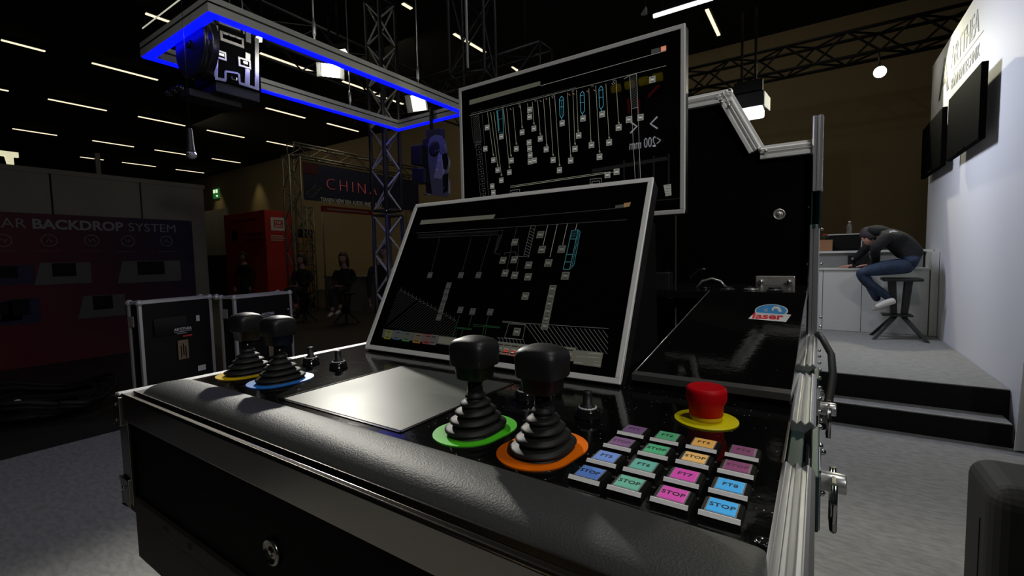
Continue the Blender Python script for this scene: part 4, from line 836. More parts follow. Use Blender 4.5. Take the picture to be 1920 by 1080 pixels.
# lamps visible
def flood(name, label, c, target, w_, h_, m, hm='dark', depth=.12, barn=True, up=(0, 0, 1)):
    c = Vector(c); d = (Vector(target) - c).normalized(); x = d.cross(Vector(up)).normalized(); y = x.cross(d)
    t = thing(name, label, 'lamp', c)
    MB().frame(c - x * w_ / 2 - y * h_ / 2 - d * depth, x, y, d, w_, h_, depth).build('housing', hm, t, .01)
    MB().frame(c - x * w_ * .46 - y * h_ * .46, x, y, d, w_ * .92, h_ * .92, .006).build('lamp_face', m, t)
    if barn:
        for s in (-1, 1):
            p = c + x * s * w_ / 2 - y * h_ / 2; q = d * .7 + x * s * .5; q.normalize()
            MB().frame(p, q, y, x, w_ * .35, h_, .004).build('barn_door', 'greyp', t)
    MB().tube(c - d * depth * .5 + Vector((0, 0, h_ / 2)), c - d * depth * .5 + Vector((0, 0, h_ / 2 + .5)), .012, 8).build('yoke', 'dark', t)
    return t
k0 = onY(618, 136, 3.22); 
flood('flood_lamp', 'glaring white flood lamp seen through the blue frame, left of tower', KEY, (-.7, .6, 1.2), .20, .14, 'lampw')
k1 = CAM + ray(785, 193) * 5.6; flood('flood_lamp', 'pale square flood lamp hanging above the chain hoist', k1, k1 + Vector((.3, -1, -.35)), .20, .20, 'lampy'); MB().tube((k1.x, k1.y, k1.z + .5), (k1.x, k1.y, 7.05), .006, 6).build('drop_wire', 'cable', bpy.data.objects[[o.name for o in bpy.data.objects if o.name.startswith('flood_lamp')][-1]])
k2 = CAM + ray(632, 98) * 5.6; flood('flood_lamp', 'narrow strip lamp sticking up above the near beam of the blue frame', k2, k2 + Vector((.2, -.5, -1)), .28, .07, 'lampy', barn=False)
k3 = CAM + ray(486, 74) * 4.6; flood('flood_lamp', 'small lamp beside the winch under the near beam', k3, k3 + Vector((.6, -1, .2)), .07, .07, 'lampy', barn=False)
# star spotlight
sp_ = (.62, 6.45, 3.26)
SPC = CAM + ray(1650, 135) * 6.25
t = thing('stage_spotlight', 'dazzling white round spotlight under the truss at upper right', 'spotlight', SPC)
d = (CAM + Vector((.3, 0, -.3)) - SPC).normalized(); RT = d.to_track_quat('Z', 'Y').to_matrix()
MB().lathe([(.05, -.22), (.075, -.20), (.08, -.02), (.085, 0), (.078, 0), (.07, -.012)], SPC, 24, RT).build('housing', 'dark', t)
MB().lathe([(.070, -.008), (.070, 0), (.03, .008)], SPC, 24, RT).build('lens', mat('spot_glow', (1, 1, 1), .5, emit=(1, .97, .82), es=40), t)
MB().tube(SPC - d * .1, Vector((SPC.x, 8.45, 4.26)), .014, 8).build('arm', 'truss', t)
# LED panel lamp
c = onY(1412, 205, 6.2); t = thing('led_panel_lamp', 'white LED panel lamp in a black housing above the stepped rear panel', 'lamp', c)
a, b = onY(1383, 172, 6.2), onY(1431, 196, 6.2)
xl, xr = onY(1388, 190, 6.2).x, onY(1432, 190, 6.2).x
z1, z2, z3 = onY(1412, 172, 6.2).z, onY(1412, 199, 6.2).z, onY(1412, 216, 6.2).z
MB().box(xl - .05, xr, 6.2, 6.42, z2, z1).build('housing', 'dark', t, .01); MB().box(xl, xr - .01, 6.20, 6.42, z3, z2).build('lamp_face', 'lampb', t, .02)
MB().prism([(xr + .005, 6.18, z2 - .02), (xr + .005, 6.18, z1 - .02), (xr + .05, 6.34, z1 - .07), (xr + .05, 6.34, z2 - .05)], (.006, 0, 0)).build('barn_door', 'white', t)
za_, zb_ = onY(1400, 148, 6.3).z, z1 + .03
MB().box(xl - .08, xr - .02, 6.26, 6.36, zb_, zb_ + .13).build('bracket', 'dark', t, .005); MB().tube((xr - .1, 6.31, z1), (xr - .1, 6.31, z1 + 1.0), .014, 8).build('suspension', 'dark', t); MB().tube((xl, 6.31, z1), (xl, 6.31, z1 + 1.0), .014, 8).build('suspension', 'dark', t)
# white tube light
a, b = onZ(1225, 30, 4.0), onZ(1327, 0, 4.0); t = thing('tube_light', 'bright white tube light above the upper monitor', 'light', (a + b) / 2)
MB().tube((a.x, 5.16, 4.0), (b.x + .05, 5.16, 4.0), .022, 12).build('tube', 'stripw', t); MB().box(a.x, b.x + .05, 5.14, 5.18, 4.02, 4.06).build('housing', 'dark', t)
MB().tube((a.x + .1, 5.16, 4.06), (a.x + .1, 5.16, 6.98), .005, 6).build('wire', 'cable', t)
ta, tb = onZ(264, 52, 4.4), onZ(345, -3, 4.4); yy_ = (ta.y + tb.y) / 2
t = thing('tube_light', 'slim pale tube light above the left corner of the blue frame', 'light', (ta.x, yy_, 4.4)); MB().tube((ta.x, yy_, 4.4), (tb.x + .2, yy_, 4.4), .007, 8).build('tube', mat('tube_glow_soft', (1, 1, .9), .5, emit=(.9, .88, .7), es=.55), t)
for xx in (ta.x + .1, tb.x): MB().tube((xx, yy_, 4.41), (xx, yy_, 7.05), .004, 5).build('wire', 'cable', t)
t = thing('led_cove_lamp', 'small grey fin above the left end of the tube light', 'lamp', onY(1206, 20, 5.4)); q = [onY(x, y, 5.4) for x, y in ((1201, 27), (1211, 12), (1211, 24))]
MB().prism(q, (0, .05, 0)).build('fin', 'greyp', t); MB().tube(onY(1210, 14, 5.42), onY(1210, 14, 5.42) + Vector((0, 0, 1.4)), .004, 6).build('wire', 'cable', t)

# ================================================================== LEFT SIDE OF THE HALL
bd = thing('backdrop_display', 'red and dark blue printed backdrop reading BACKDROP SYSTEM', 'backdrop', (-9.4, 1.2, 0))
BX = -9.38
g = bpy.data.materials.new('backdrop_gradient_print'); g.use_nodes = True; nt = g.node_tree; b = nt.nodes['Principled BSDF']; tc = nt.nodes.new('ShaderNodeTexCoord'); se = nt.nodes.new('ShaderNodeSeparateXYZ'); nt.links.new(tc.outputs['Object'], se.inputs[0])
ad = nt.nodes.new('ShaderNodeMath'); ad.operation = 'MULTIPLY_ADD'; ad.inputs[1].default_value = .55; nt.links.new(se.outputs[2], ad.inputs[0]); nt.links.new(se.outputs[1], ad.inputs[2])
cr_ = nt.nodes.new('ShaderNodeValToRGB'); mr = nt.nodes.new('ShaderNodeMapRange'); mr.inputs[1].default_value = -.4; mr.inputs[2].default_value = 3.3; nt.links.new(ad.outputs[0], mr.inputs[0]); nt.links.new(mr.outputs[0], cr_.inputs[0])
cr_.color_ramp.elements[0].color = (.15, .002, .003, 1); cr_.color_ramp.elements[1].color = (.005, .006, .032, 1); nt.links.new(cr_.outputs[0], b.inputs['Base Color']); b.inputs['Roughness'].default_value = .7
MB().box(BX - .05, BX, -4.2, 3.70, .0, 2.20).build('fabric_panel', g, bd)
p = onX(60, 430, BX); 
x0y = onX(60, 432, BX); x1y = onX(233, 432, BX)
text('lettering', 'BACKDROP', .195, 'greyp', bd, (BX + .002, x0y.y, onX(60, 428, BX).z), (0, 1, 0), (0, 0, 1), .004, .006, sx=(x1y.y - x0y.y) / 1.045)
x2y = onX(240, 432, BX); x3y = onX(334, 432, BX)
text('lettering', 'SYSTEM', .195, 'greyp', bd, (BX + .002, x2y.y, onX(60, 428, BX).z), (0, 1, 0), (0, 0, 1), .004, -.001, sx=(x3y.y - x2y.y) / .69)
text('lettering', 'MODULAR', .195, 'greyp', bd, (BX + .002, onX(50, 430, BX).y, onX(60, 428, BX).z), (0, 1, 0), (0, 0, 1), .004, -.001, 'RIGHT')
for px, py in ((5, 451), (92, 451), (172, 451), (240, 452), (312, 452)):
    c = onX(px, py, BX); o_ = MB(); o_.path([c + Vector((.003, .085 * math.cos(t * .449), .085 * math.sin(t * .449))) for t in range(15)], .006, 5); o_.path([c + Vector((.003, -.04 + .02 * t, .03 * math.sin(t * 2.1 + px))) for t in range(5)], .006, 5); o_.build('printed_icon', 'greyp', bd)
    c = onX(px, py + 19, BX); MB().box(BX, BX + .003, c.y - .13, c.y + .13, c.z - .012, c.z + .006).build('caption_line', mat('faint_print', (.08, .05, .05), .7), bd)
for (xa, xb, ya, yb) in ((-30, 66, 498, 532), (66, 172, 493, 530), (222, 340, 490, 526), (-20, 42, 566, 600), (0, 78, 562, 604), (148, 236, 556, 590)):
    a, b2 = onX(max(xa, 0), ya, BX), onX(xb, yb, BX)
    if xa < 0: a.y -= .25
    m_ = MB().prism([Vector((BX, a.y + .05, a.z)), Vector((BX, b2.y, a.z - .0)), Vector((BX, b2.y, b2.z)), Vector((BX, a.y - .03, b2.z))], (.005, 0, 0)).build('printed_picture', mat('print_photo_grey', (.11, .11, .10), .7) if xa in (66, 222, 148) else 'navy', bd)
    cy_ = (a.y + b2.y) / 2; MB().box(BX + .005, BX + .007, cy_ - (b2.y - a.y) * .22, cy_ + (b2.y - a.y) * .22, b2.z + (a.z - b2.z) * .35, a.z - .01).build('printed_screen', 'dark', m_)
# pole with exit sign etc
t = thing('slim_pole', 'slim grey pole standing up behind the grey partition', 'pole', (-9.9, 2.1, 0)); q = onX(177, 287, -9.9); MB().box(-9.92, -9.87, q.y, q.y + .06, 0, q.z).build('tube', 'partw', t); MB().box(-9.95, -9.84, q.y - .03, q.y + .09, 0, .02).build('foot', 'partw', t)
q = onY(405, 363, 13.95); t = thing('exit_sign', 'small green glowing emergency exit sign on the hall wall', 'sign', q)
a, b2 = onY(399, 355, 13.95), onY(411, 371, 13.95); MB().box(a.x, b2.x, 13.93, 14.0, b2.z, a.z).build('sign_box', 'exitg', t)
w_ = b2.x - a.x; h_ = a.z - b2.z
MB().box(a.x + w_ * .12, a.x + w_ * .4, 13.92, 13.93, b2.z + h_ * .55, a.z - h_ * .1).build('door_symbol', 'exitw', t); MB().prism([(a.x + w_ * .5, 13.925, b2.z + h_ * .3), (a.x + w_ * .75, 13.925, b2.z + h_ * .08), (a.x + w_ * .9, 13.925, b2.z + h_ * .3)], (0, .005, 0)).build('arrow_symbol', 'exitw', t); MB().box(a.x + w_ * .52, a.x + w_ * .85, 13.92, 13.93, b2.z + h_ * .55, a.z - h_ * .1).build('runner_symbol', 'exitw', t)
q = onX(10, 290, -14); t = thing('lit_sign', 'pale lit sign shaped like a T above the partition, far left', 'sign', q)
zt, zm, zb3 = onX(10, 283, -14).z, onX(10, 292, -14).z, onX(20, 306, -14).z; y2 = onX(35, 290, -14).y; y1 = onX(17, 300, -14).y; y1b = onX(26, 300, -14).y
MB().box(-14.1, -14, y2 - 1.3, y2, zm, zt).build('crossbar', mat('sign_glow', (.8, .8, .6), .5, emit=(.80, .76, .50), es=.85), t); MB().prism([(-14.1, y1 - .05, zm), (-14.1, y1b, zm), (-14.1, y1b, zb3 - .3), (-14.1, y1 + .02, zb3 - .3)], (.1, 0, 0)).build('stem', bpy.data.materials['sign_glow'], t)
MB().tube((-14.05, y2 - .5, zt), (-14.05, y2 - .5, 7.05), .01, 6).build('wire', 'cable', t)
# red tower
rt = thing('red_tower_display', 'tall red exhibition box with white square emblem', 'display box', (-13.8, 7.2, 0))
RX, RY = -12.85, 6.87; rz = 2.9
MB().box(-15.2, RX, RY, RY + .80, 0, rz).build('tower_body', 'red2', rt, .01)
a, b2 = onX(507, 407, RX), onX(536, 433, RX)
eo = MB().box(RX, RX + .006, a.y, b2.y, b2.z, a.z).build('emblem', 'white', rt)
w_ = b2.y - a.y; h_ = a.z - b2.z
MB().box(RX + .006, RX + .008, a.y + w_ * .2, a.y + w_ * .8, b2.z + h_ * .22, a.z - h_ * .2).build('emblem_square', 'red2', eo)
text('emblem_text', 'TOP', h_ * .26, 'white', eo, (RX + .009, a.y + w_ * .25, b2.z + h_ * .52), (0, 1, 0), (0, 0, 1), .002, .004); text('emblem_text', 'GROUP', h_ * .22, 'white', eo, (RX + .009, a.y + w_ * .25, b2.z + h_ * .28), (0, 1, 0), (0, 0, 1), .002, .004, sx=.8)
for k in range(3): q = onX(508, 441 + k * 4, RX); MB().box(RX, RX + .004, q.y, q.y + w_ * (.8 if k != 1 else .95), q.z - .03, q.z).build('print_line', 'white', rt)
for px, py, l in ((432, 416, .95), (460, 440, .6), (462, 450, .5)):
    q = onY(px, py, RY); MB().box(q.x, q.x + l * 1.6, RY - .004, RY, q.z - .05, q.z + .03).build('print_line', 'red3', rt)
q = onY(440, 442, RY); MB().lathe([(.20, 0), (.20, .004), (.17, .004), (.17, 0)], (q.x, RY, q.z), 24, Matrix.Rotation(PI / 2, 3, 'X')).build('printed_ring', 'red3', rt)
# pale side screen left of it
a, b2 = onY(386, 396, 8.5), onY(424, 478, 8.5); t = thing('pale_screen', 'pale grey screen wall between partition and red tower', 'partition', (a.x, 8.5, 0)); MB().box(a.x - 4, b2.x + .3, 8.5, 8.56, b2.z, a.z).build('panel', 'partw', t); MB().box(a.x - 4, b2.x + 1.2, 8.49, 8.57, 0, b2.z).build('dark_base', 'dark', t)
# orange shutter
a, b2 = onX(560, 445, -12.9), onX(590, 560, -12.9); t = thing('orange_shutter', 'yellow orange slatted shutter behind the seated woman', 'shutter', (-12.9, (a.y + b2.y) / 2, 0))
ns = 9; dz = (a.z - 0.3) / ns
for k in range(ns): MB().box(-12.93, -12.90, a.y, b2.y, .3 + k * dz + .012, .3 + (k + 1) * dz - .012).build('slat', 'orangep', t, .004)
MB().box(-12.97, -12.93, a.y - .05, b2.y + .05, 0, a.z + .25).build('backing', 'dark', t)
# far counters
YL = 8.3; a, b2 = onY(608, 518, YL), onY(702, 521, YL)
t = thing('far_counter', 'grey white counter behind the seated women', 'counter', ((a.x + b2.x) / 2, YL + .2, 0))
MB().box(a.x, b2.x + .8, YL - .03, YL + .5, a.z - .03, a.z + .01).build('worktop', 'partw', t)
xs = [a.x, a.x + .9, a.x + 1.75, b2.x + .8]
for k in range(3): MB().box(xs[k] + .01, xs[k + 1] - .01, YL, YL + .45, .0, a.z - .035).build('panel', 'partw', t)
# road cases
def road_case(label, tl, tr, wf, depth, ht, yaw, marks):
    P0 = Vector(tl); c = Vector((P0.x, P0.y, 0)); t = thing('road_case', label, 'case', c)
    u = Vector((math.cos(yaw), math.sin(yaw), 0)); v = Vector((-u.y, u.x, 0)); up = Vector((0, 0, 1))   # u along the front, v away from the camera
    o = Vector((P0.x, P0.y, 0)); e = .028
    MB().frame(o + u * e * .5 + v * .01 + up * .12, u, v, up, wf - e, depth - .02, ht - .13).build('case_body', mat('case_black', (.006, .006, .006), .6, spec=.2, speck=(60, .06, (.2, .2, .2))), t)
    for (a, l, d_) in ((o + up * .12, ht - .12, up), (o + u * (wf - e) + up * .12, ht - .12, up), (o + v * (depth - e) + up * .12, ht - .12, up), (o + u * (wf - e) + v * (depth - e) + up * .12, ht - .12, up)):
        MB().frame(a, u, v, up, e, e, l).build('edge_profile', 'beam', t, .003)
    for a, l, w1, w2 in ((o + up * (ht - e), wf, 1, 0), (o + v * (depth - e) + up * (ht - e), wf, 1, 0), (o + up * .12, wf, 1, 0)):
        MB().frame(a + u * e - up * 0, u, v, up, wf - 2 * e, e, e).build('edge_profile', 'beam', t, .003)
    for a in (o, o + u * (wf - e)): MB().frame(a + v * e + up * (ht - e), u, v, up, e, depth - 2 * e, e).build('edge_profile', 'beam', t, .003)
    MB().frame(o + u * e + v * (depth * .42) + up * (ht - .012), u, v, up, wf - 2 * e, .014, .016).build('lid_seam', 'beam', t)
    for a in (o, o + u * (wf - .03), o + v * (depth - .03), o + u * (wf - .03) + v * (depth - .03)): MB().ball(a + u * .015 + v * .015 + up * (ht - .015), .032, 12).build('ball_corner', 'beam', t)
    for a in (o + u * .08 + v * .08, o + u * (wf - .08) + v * .08, o + u * .08 + v * (depth - .08), o + u * (wf - .08) + v * (depth - .08)):
        w1 = MB().tube(a - v * .02 + up * .045, a + v * .02 + up * .045, .045, 16); w1.frame(a - u * .02 - v * .03 + up * .09, u, v, up, .04, .06, .035); w1.build('castor', 'rubber', t)
    lt = MB(); lt.frame(o - u * .008 + v * (depth * .45) + up * (ht * .78), u, v, up, .01, .08, .10); lt.build('side_catch', 'steel', t, .003)
    fo = o - v * .002
    def lab(a, b, w, h, m, name='label_sticker', **k): return MB().frame(fo + u * a * wf + up * b * ht, u, up, -v, w, h, .003).build(name, m, t, **k)
    for mk in marks:
        lab(*mk[:4], mk[4], mk[5])
    lx, lz = marks[0][0] + .0, marks[0][1]
    return t, fo, u, up, v
y1_ = math.radians(33)
d1 = 4.2
T1 = CAM + ray(258.7, 567) * 4.2; T2 = T1
ya_ = math.radians(103); wf1 = .70
marks = [(.17, .68, .30, .17, 'plasticg', 'clear_pouch'), (.74, .77, .035, .06, 'white', 'tape_piece'), (.46, .44, .10, .19, 'kraft', 'kraft_label'), (.72, .295, .08, .055, 'white', 'tape_piece')]
t1, fo, u, up, v = road_case('black road case with aluminium edges and kraft label, nearer of the two', T1, T2, wf1, .17, T1.z + .005, ya_, marks)
def brand(t, fo, u, up, v, wf, ht, a, b):
    o = fo + u * wf * a + up * ht * b - v * .004
    text('lettering', 'ART(THEA', .036, 'white', t, o - v * .001, u, up, .001, .001)
    MB().frame(o - up * .014 - v * .001, u, up, -v, .17, .004, .001).build('underline', 'white', t); MB().frame(o - up * .034 - v * .001 + u * .02, u, up, -v, .10, .010, .001).build('small_print', 'greyp', t); MB().frame(o - up * .070 - v * .001 + u * .08, u, up, -v, .09, .016, .001).build('small_print', 'red2', t)
brand(t1, fo, u, up, v, wf1, T1.z, .42, .71)
fi = MB(); F0 = fo + u * wf1 * .585 + up * T1.z * .50; 
for k in range(3): fi.frame(fo + u * (wf1 * .475 + .022 * k + .012) + up * T1.z * (.455 + .02 * (k % 2)) - v * .0035, (u + up * (.5 - .5 * k)).normalized(), up, -v, .012, .12, .001)
fi.build('hand_drawn_mark', 'dark', t1)
T3 = CAM + ray(438, 557) * 4.8; T4 = T3; yb_ = math.radians(103); wf2 = .755
marks = [(.90, .80, .02, .012, 'white', 'tape_piece'), (.52, .33, .09, .2, 'kraft', 'kraft_label')]
t2, fo, u, up, v = road_case('black road case with aluminium edges behind the yellow joystick', T3, T4, wf2, .22, T3.z + .005, yb_, marks)
brand(t2, fo, u, up, v, wf2, T3.z, .42, .78)
MB().ball(fo + v * .22 - u * .03 + up * (T3.z + .0), .035, 10).build('latch_knob', 'steel', t2)
# cable heap on hall floor
t = thing('cable_heap', 'dark coiled cable heap on the hall floor, far left', 'cable', (-6.3, 1.05, 0)); rnd = random.Random(3)
cm_ = MB()
for k in range(7):
    r = .30 + .05 * k; ox, oy = rnd.uniform(-.1, .1), rnd.uniform(-.1, .1); cm_.path([(-6.15 + ox + r * math.cos(a * .33), 1.05 + oy + r * .9 * math.sin(a * .33), .03 + .035 * k * (1 - .3 * math.sin(a))) for a in range(20)], .022, 6)
cm_.build('coil', 'cable', t)
rp = MB(); q = onZ(28, 762, .1); 
for px, py, px2, py2 in ((0, 775, 15, 768), (15, 768, 34, 755)): rp.tube(onZ(px, py, .12), onZ(px2, py2, .14), .03, 10)
rp.build('red_connector', 'redplug', t); MB().ball(onZ(33, 754, .16), .03, 8).build('white_tip', 'white', t)

# ================================================================== PEOPLE
def skinned(name, joints, edges, mats, default, parent, root=0, levels=2, seg_mat=None):
    """joints: [(pos, (rx, ry))]; edges: [(a, b, mat index)]"""
    me = bpy.data.meshes.new('s'); me.from_pydata([tuple(j[0]) for j in joints], [(a, b) for a, b, _ in edges], []); o = bpy.data.objects.new('s', me); COL.objects.link(o)
    sk = o.modifiers.new('skin', 'SKIN'); sk.use_smooth_shade = True; sk.branch_smoothing = .6
    sv = me.skin_vertices[0].data
    for i, j in enumerate(joints):
        r = j[1] if isinstance(j[1], tuple) else (j[1], j[1]); sv[i].radius = r; sv[i].use_root = (i == root); sv[i].use_loose = False
    ss = o.modifiers.new('sub', 'SUBSURF'); ss.levels = levels; ss.render_levels = levels
    bpy.context.view_layer.update()
    out = bpy.data.meshes.new_from_object(o.evaluated_get(bpy.context.evaluated_depsgraph_get())); bpy.data.objects.remove(o)
    out.materials.clear()
    for m_ in mats: out.materials.append(MT[m_])
    J = [Vector(j[0]) for j in joints]
    for p in out.polygons:
        c = p.center; best = 1e9; bi = default
        for a, b, mi in edges:
            ab = J[b] - J[a]; t_ = max(0, min(1, (c - J[a]).dot(ab) / max(1e-9, ab.dot(ab)))); dd = (c - J[a] - ab * t_).length
            if dd < best: best = dd; bi = mi
        p.material_index = bi; p.use_smooth = True
    off = Vector((0, 0, 0)); q = parent
    while q is not None: off += q.location; q = q.parent
    for v_ in out.vertices: v_.co -= off
    ob = bpy.data.objects.new(name, out); COL.objects.link(ob); ob.parent = parent; return ob
def hand(parent, wrist, d, pal, side, sc_=1.0, m='skin', curl=.35):
    """wrist point, direction d of the hand, palm normal pal, side: thumb side vector"""
    w, d, pal, sd = Vector(wrist), Vector(d).normalized(), Vector(pal).normalized(), Vector(side).normalized()
    J = [(w, (.024 * sc_, .018 * sc_)), (w + d * .045 * sc_, (.034 * sc_, .017 * sc_))]; E = [(0, 1, 0)]
    for k, (off, ln) in enumerate(((.030, .070), (.010, .082), (-.010, .076), (-.029, .058))):
        b0 = w + d * .075 * sc_ + sd * off * sc_; J.append((b0, .011 * sc_)); i0 = len(J) - 1; E.append((1, i0, 0))
        p = b0; dr = d.copy()
        for s_ in (.45, .32, .23):
            dr = (dr + pal * curl * .6).normalized(); p = p + dr * ln * s_ * sc_; J.append((p, (.0088 if s_ > .3 else .0075) * sc_)); E.append((len(J) - 2 if s_ != .45 else i0, len(J) - 1, 0))
    b0 = w + d * .025 * sc_ + sd * .028 * sc_; J.append((b0, .013 * sc_)); i0 = len(J) - 1; E.append((0, i0, 0)); p = b0
    for s_ in (.035, .028): p = p + (d * .7 + sd * .6 + pal * .3).normalized() * s_ * sc_; J.append((p, .0095 * sc_)); E.append((len(J) - 2, len(J) - 1, 0))
    return skinned('hand', J, E, [m], 0, parent, 0, 1)
def head(parent, c, fwd, up=(0, 0, 1), r=.095, skin='skin', hair='hair', long=0, cap=None, glasses=False):
    c = Vector(c); f = Vector(fwd).normalized(); s = f.cross(Vector(up)).normalized(); u = s.cross(f); R = Matrix((s, f, u)).transposed()
    m_ = MB(); n = 20; prof = []
    m_.ball(c, r, 20, (.80, .95, 1.12), R)
    for v_ in range(len(m_.v)):
        l = R.transposed() @ (m_.v[v_] - c)
        if l.z < -.02: k = 1 - .28 * min(1, (-l.z - .02) / .08); l.x *= k; l.y = l.y * (k + .06) + .012
        if l.y > 0 and -.02 < l.z < .03: l.y *= .96
        m_.v[v_] = c + R @ l
    hd = m_.build('head', skin, parent)
    P = lambda x, y, z: c + R @ Vector((x * r / .095, y * r / .095, z * r / .095))
    ns = MB(); ns.add([P(-.007, .083, .020), P(.007, .083, .020), P(.014, .084, -.020), P(-.014, .084, -.020), P(0, .108, -.016)], [(0, 4, 1), (1, 4, 2), (2, 4, 3), (3, 4, 0)], True); ns.build('nose', skin, hd)
    for sx_ in (-1, 1):
        MB().ball(P(sx_ * .028, .078, .012), .010 * r / .095, 8, (1.2, .6, .6), R).build('eye', 'white', hd); MB().ball(P(sx_ * .028, .0845, .012), .005 * r / .095, 6).build('pupil', 'dark', hd)
        MB().ball(P(sx_ * .076, .0, .0), .022 * r / .095, 8, (.35, .7, 1.1), R).build('ear', skin, hd); MB().ball(P(sx_ * .028, .083, .028), .014 * r / .095, 8, (1.2, .4, .25), R).build('eyebrow', hair, hd)
    MB().ball(P(0, .080, -.045), .020 * r / .095, 8, (1.1, .4, .3), R).build('mouth', mat('lips', (.35, .10, .09), .5) if 'lips' not in bpy.data.materials else bpy.data.materials['lips'], hd)
    h = MB(); h.ball(P(0, -.012, .016), r * 1.07, 20, (.86, .95, 1.10), R)
    keep = []
    for fi_, f_ in enumerate(h.f):
        cc = sum((h.v[i] for i in f_), Vector()) / len(f_); l = R.transposed() @ (cc - c)
        if l.z > .045 or (l.y < .02 + l.z * .4 and l.z > -.07): keep.append(fi_)
    h.f = [h.f[i] for i in keep]; h.sm = [h.sm[i] for i in keep]; ho = h.build('hair' if not cap else 'cap', cap or hair, hd)
    so_ = ho.modifiers.new('t', 'SOLIDIFY'); so_.thickness = .008
    if long:
        for sx_ in (-1, 1): MB().path([P(sx_ * .062, .01, .06), P(sx_ * .085, -.01, 0), P(sx_ * .088, -.02, -.06), P(sx_ * .080, -.02, -.06 - long)], .028, 8).build('hair_lock', hair, ho)
        MB().path([P(0, -.07, .05), P(0, -.09, -.03), P(0, -.08, -.08 - long)], .055, 10).build('hair_back', hair, ho)
    return hd
# --- man on the bar stool, bent over the counter
pm = thing('person', 'person in black hoodie and blue jeans bent forward on a stool at the counter', 'person', (.80, 6.95, sz_))
K = lambda px, py, y: onY(px, py, y)
pel = K(1713, 497, 6.98)
J = [(pel, (.135, .155)), (K(1708, 478, 6.98), (.150, .170)), (K(1693, 458, 7.0), (.150, .185)), (K(1672, 446, 7.03), (.135, .185)), (K(1652, 438, 7.06), (.085, .10)), (K(1640, 436, 7.08), (.060, .060)),
     (K(1664, 444, 6.85), (.080, .080)), (K(1640, 466, 6.83), (.060, .060)), (K(1642, 491, 7.05), (.045, .045)), (K(1632, 497, 7.22), (.036, .036)),           # 6-9 near arm
     (K(1658, 440, 7.26), (.080, .080)), (K(1627, 463, 7.36), (.058, .058)), (K(1600, 489, 7.44), (.040, .040)),                                             # 10-12 far arm reaching
     (K(1706, 499, 6.88), (.105, .105)), (K(1655, 503, 6.84), (.095, .088)), (K(1610, 512, 6.82), (.070, .066)), (K(1630, 533, 6.84), (.066, .060)), (K(1660, 553, 6.88), (.050, .048)), (K(1668, 560, 6.89), (.042, .042)),  # 13-18 near leg
     (K(1706, 497, 7.10), (.100, .100)), (K(1660, 500, 7.10), (.088, .085)), (K(1618, 508, 7.10), (.066, .064)), (K(1634, 540, 7.08), (.058, .055)), (K(1647, 566, 7.04), (.045, .042))]
E_ = [(0, 1, 0), (1, 2, 0), (2, 3, 0), (3, 4, 0), (4, 5, 2), (3, 6, 0), (6, 7, 0), (7, 8, 0), (8, 9, 0), (3, 10, 0), (10, 11, 0), (11, 12, 0), (0, 13, 1), (13, 14, 1), (14, 15, 1), (15, 16, 1), (16, 17, 1), (17, 18, 1), (0, 19, 1), (19, 20, 1), (20, 21, 1), (21, 22, 1), (22, 23, 1)]
skinned('body', J, E_, ['hoodie', 'jeans', 'skin'], 0, pm, 0)
hd = head(pm, K(1632, 444, 7.10), (-.75, .25, -.75), r=.098, cap='capm')
hh = MB(); hc = K(1649, 434, 7.07); hh.ball(hc, .105, 14, (1.25, 1.1, .7), Matrix.Rotation(.25, 3, 'Y')); hh.build('hood', 'hoodie', pm)
wq = K(1600, 489, 7.44); hw = Vector((wq.x - .01, wq.y, zl + .035))
hand(pm, hw, (-1, .15, -.12), (0, 0, -1), (0, -1, 0), 1.1, 'skin', .25)
MB().lathe([(.042, -.012), (.044, 0), (.042, .012)], wq + Vector((-.005, 0, -.002)), 14, Vector((-.75, .1, -.65)).to_track_quat('Z', 'Y').to_matrix()).build('watch', 'dark', pm)
MB().ball(wq + Vector((-.01, -.035, .025)), .018, 8, (1, .5, 1)).build('watch_face', 'watch', pm)
hand(pm, K(1632, 497, 7.22), (-1, .4, -.05), (0, 0, -1), (0, 1, 0), 1.0, 'skin', .3)
def shoe(parent, heel, toe, m='shoe', r=.042):
    h_, t_ = Vector(heel), Vector(toe); mid = (h_ + t_) / 2 + Vector((0, 0, .012))
    return skinned('shoe', [(h_, (r * .9, r)), (mid, (r, r)), (t_, (r * .95, r * .6))], [(0, 1, 0), (1, 2, 0)], [m], 0, parent, 0, 2)
shoe(pm, K(1680, 563, 6.86), K(1640, 577, 6.84)); shoe(pm, K(1664, 572, 7.0), K(1634, 581, 6.98))
bl_ = K(1676, 434, 6.93); MB().prism([K(1667, 433, 6.86), K(1676, 431, 6.86), K(1684, 435, 6.86), K(1673, 435, 6.86), K(1668, 437, 6.86)], (0, .003, 0)).build('back_print', 'white', pm)
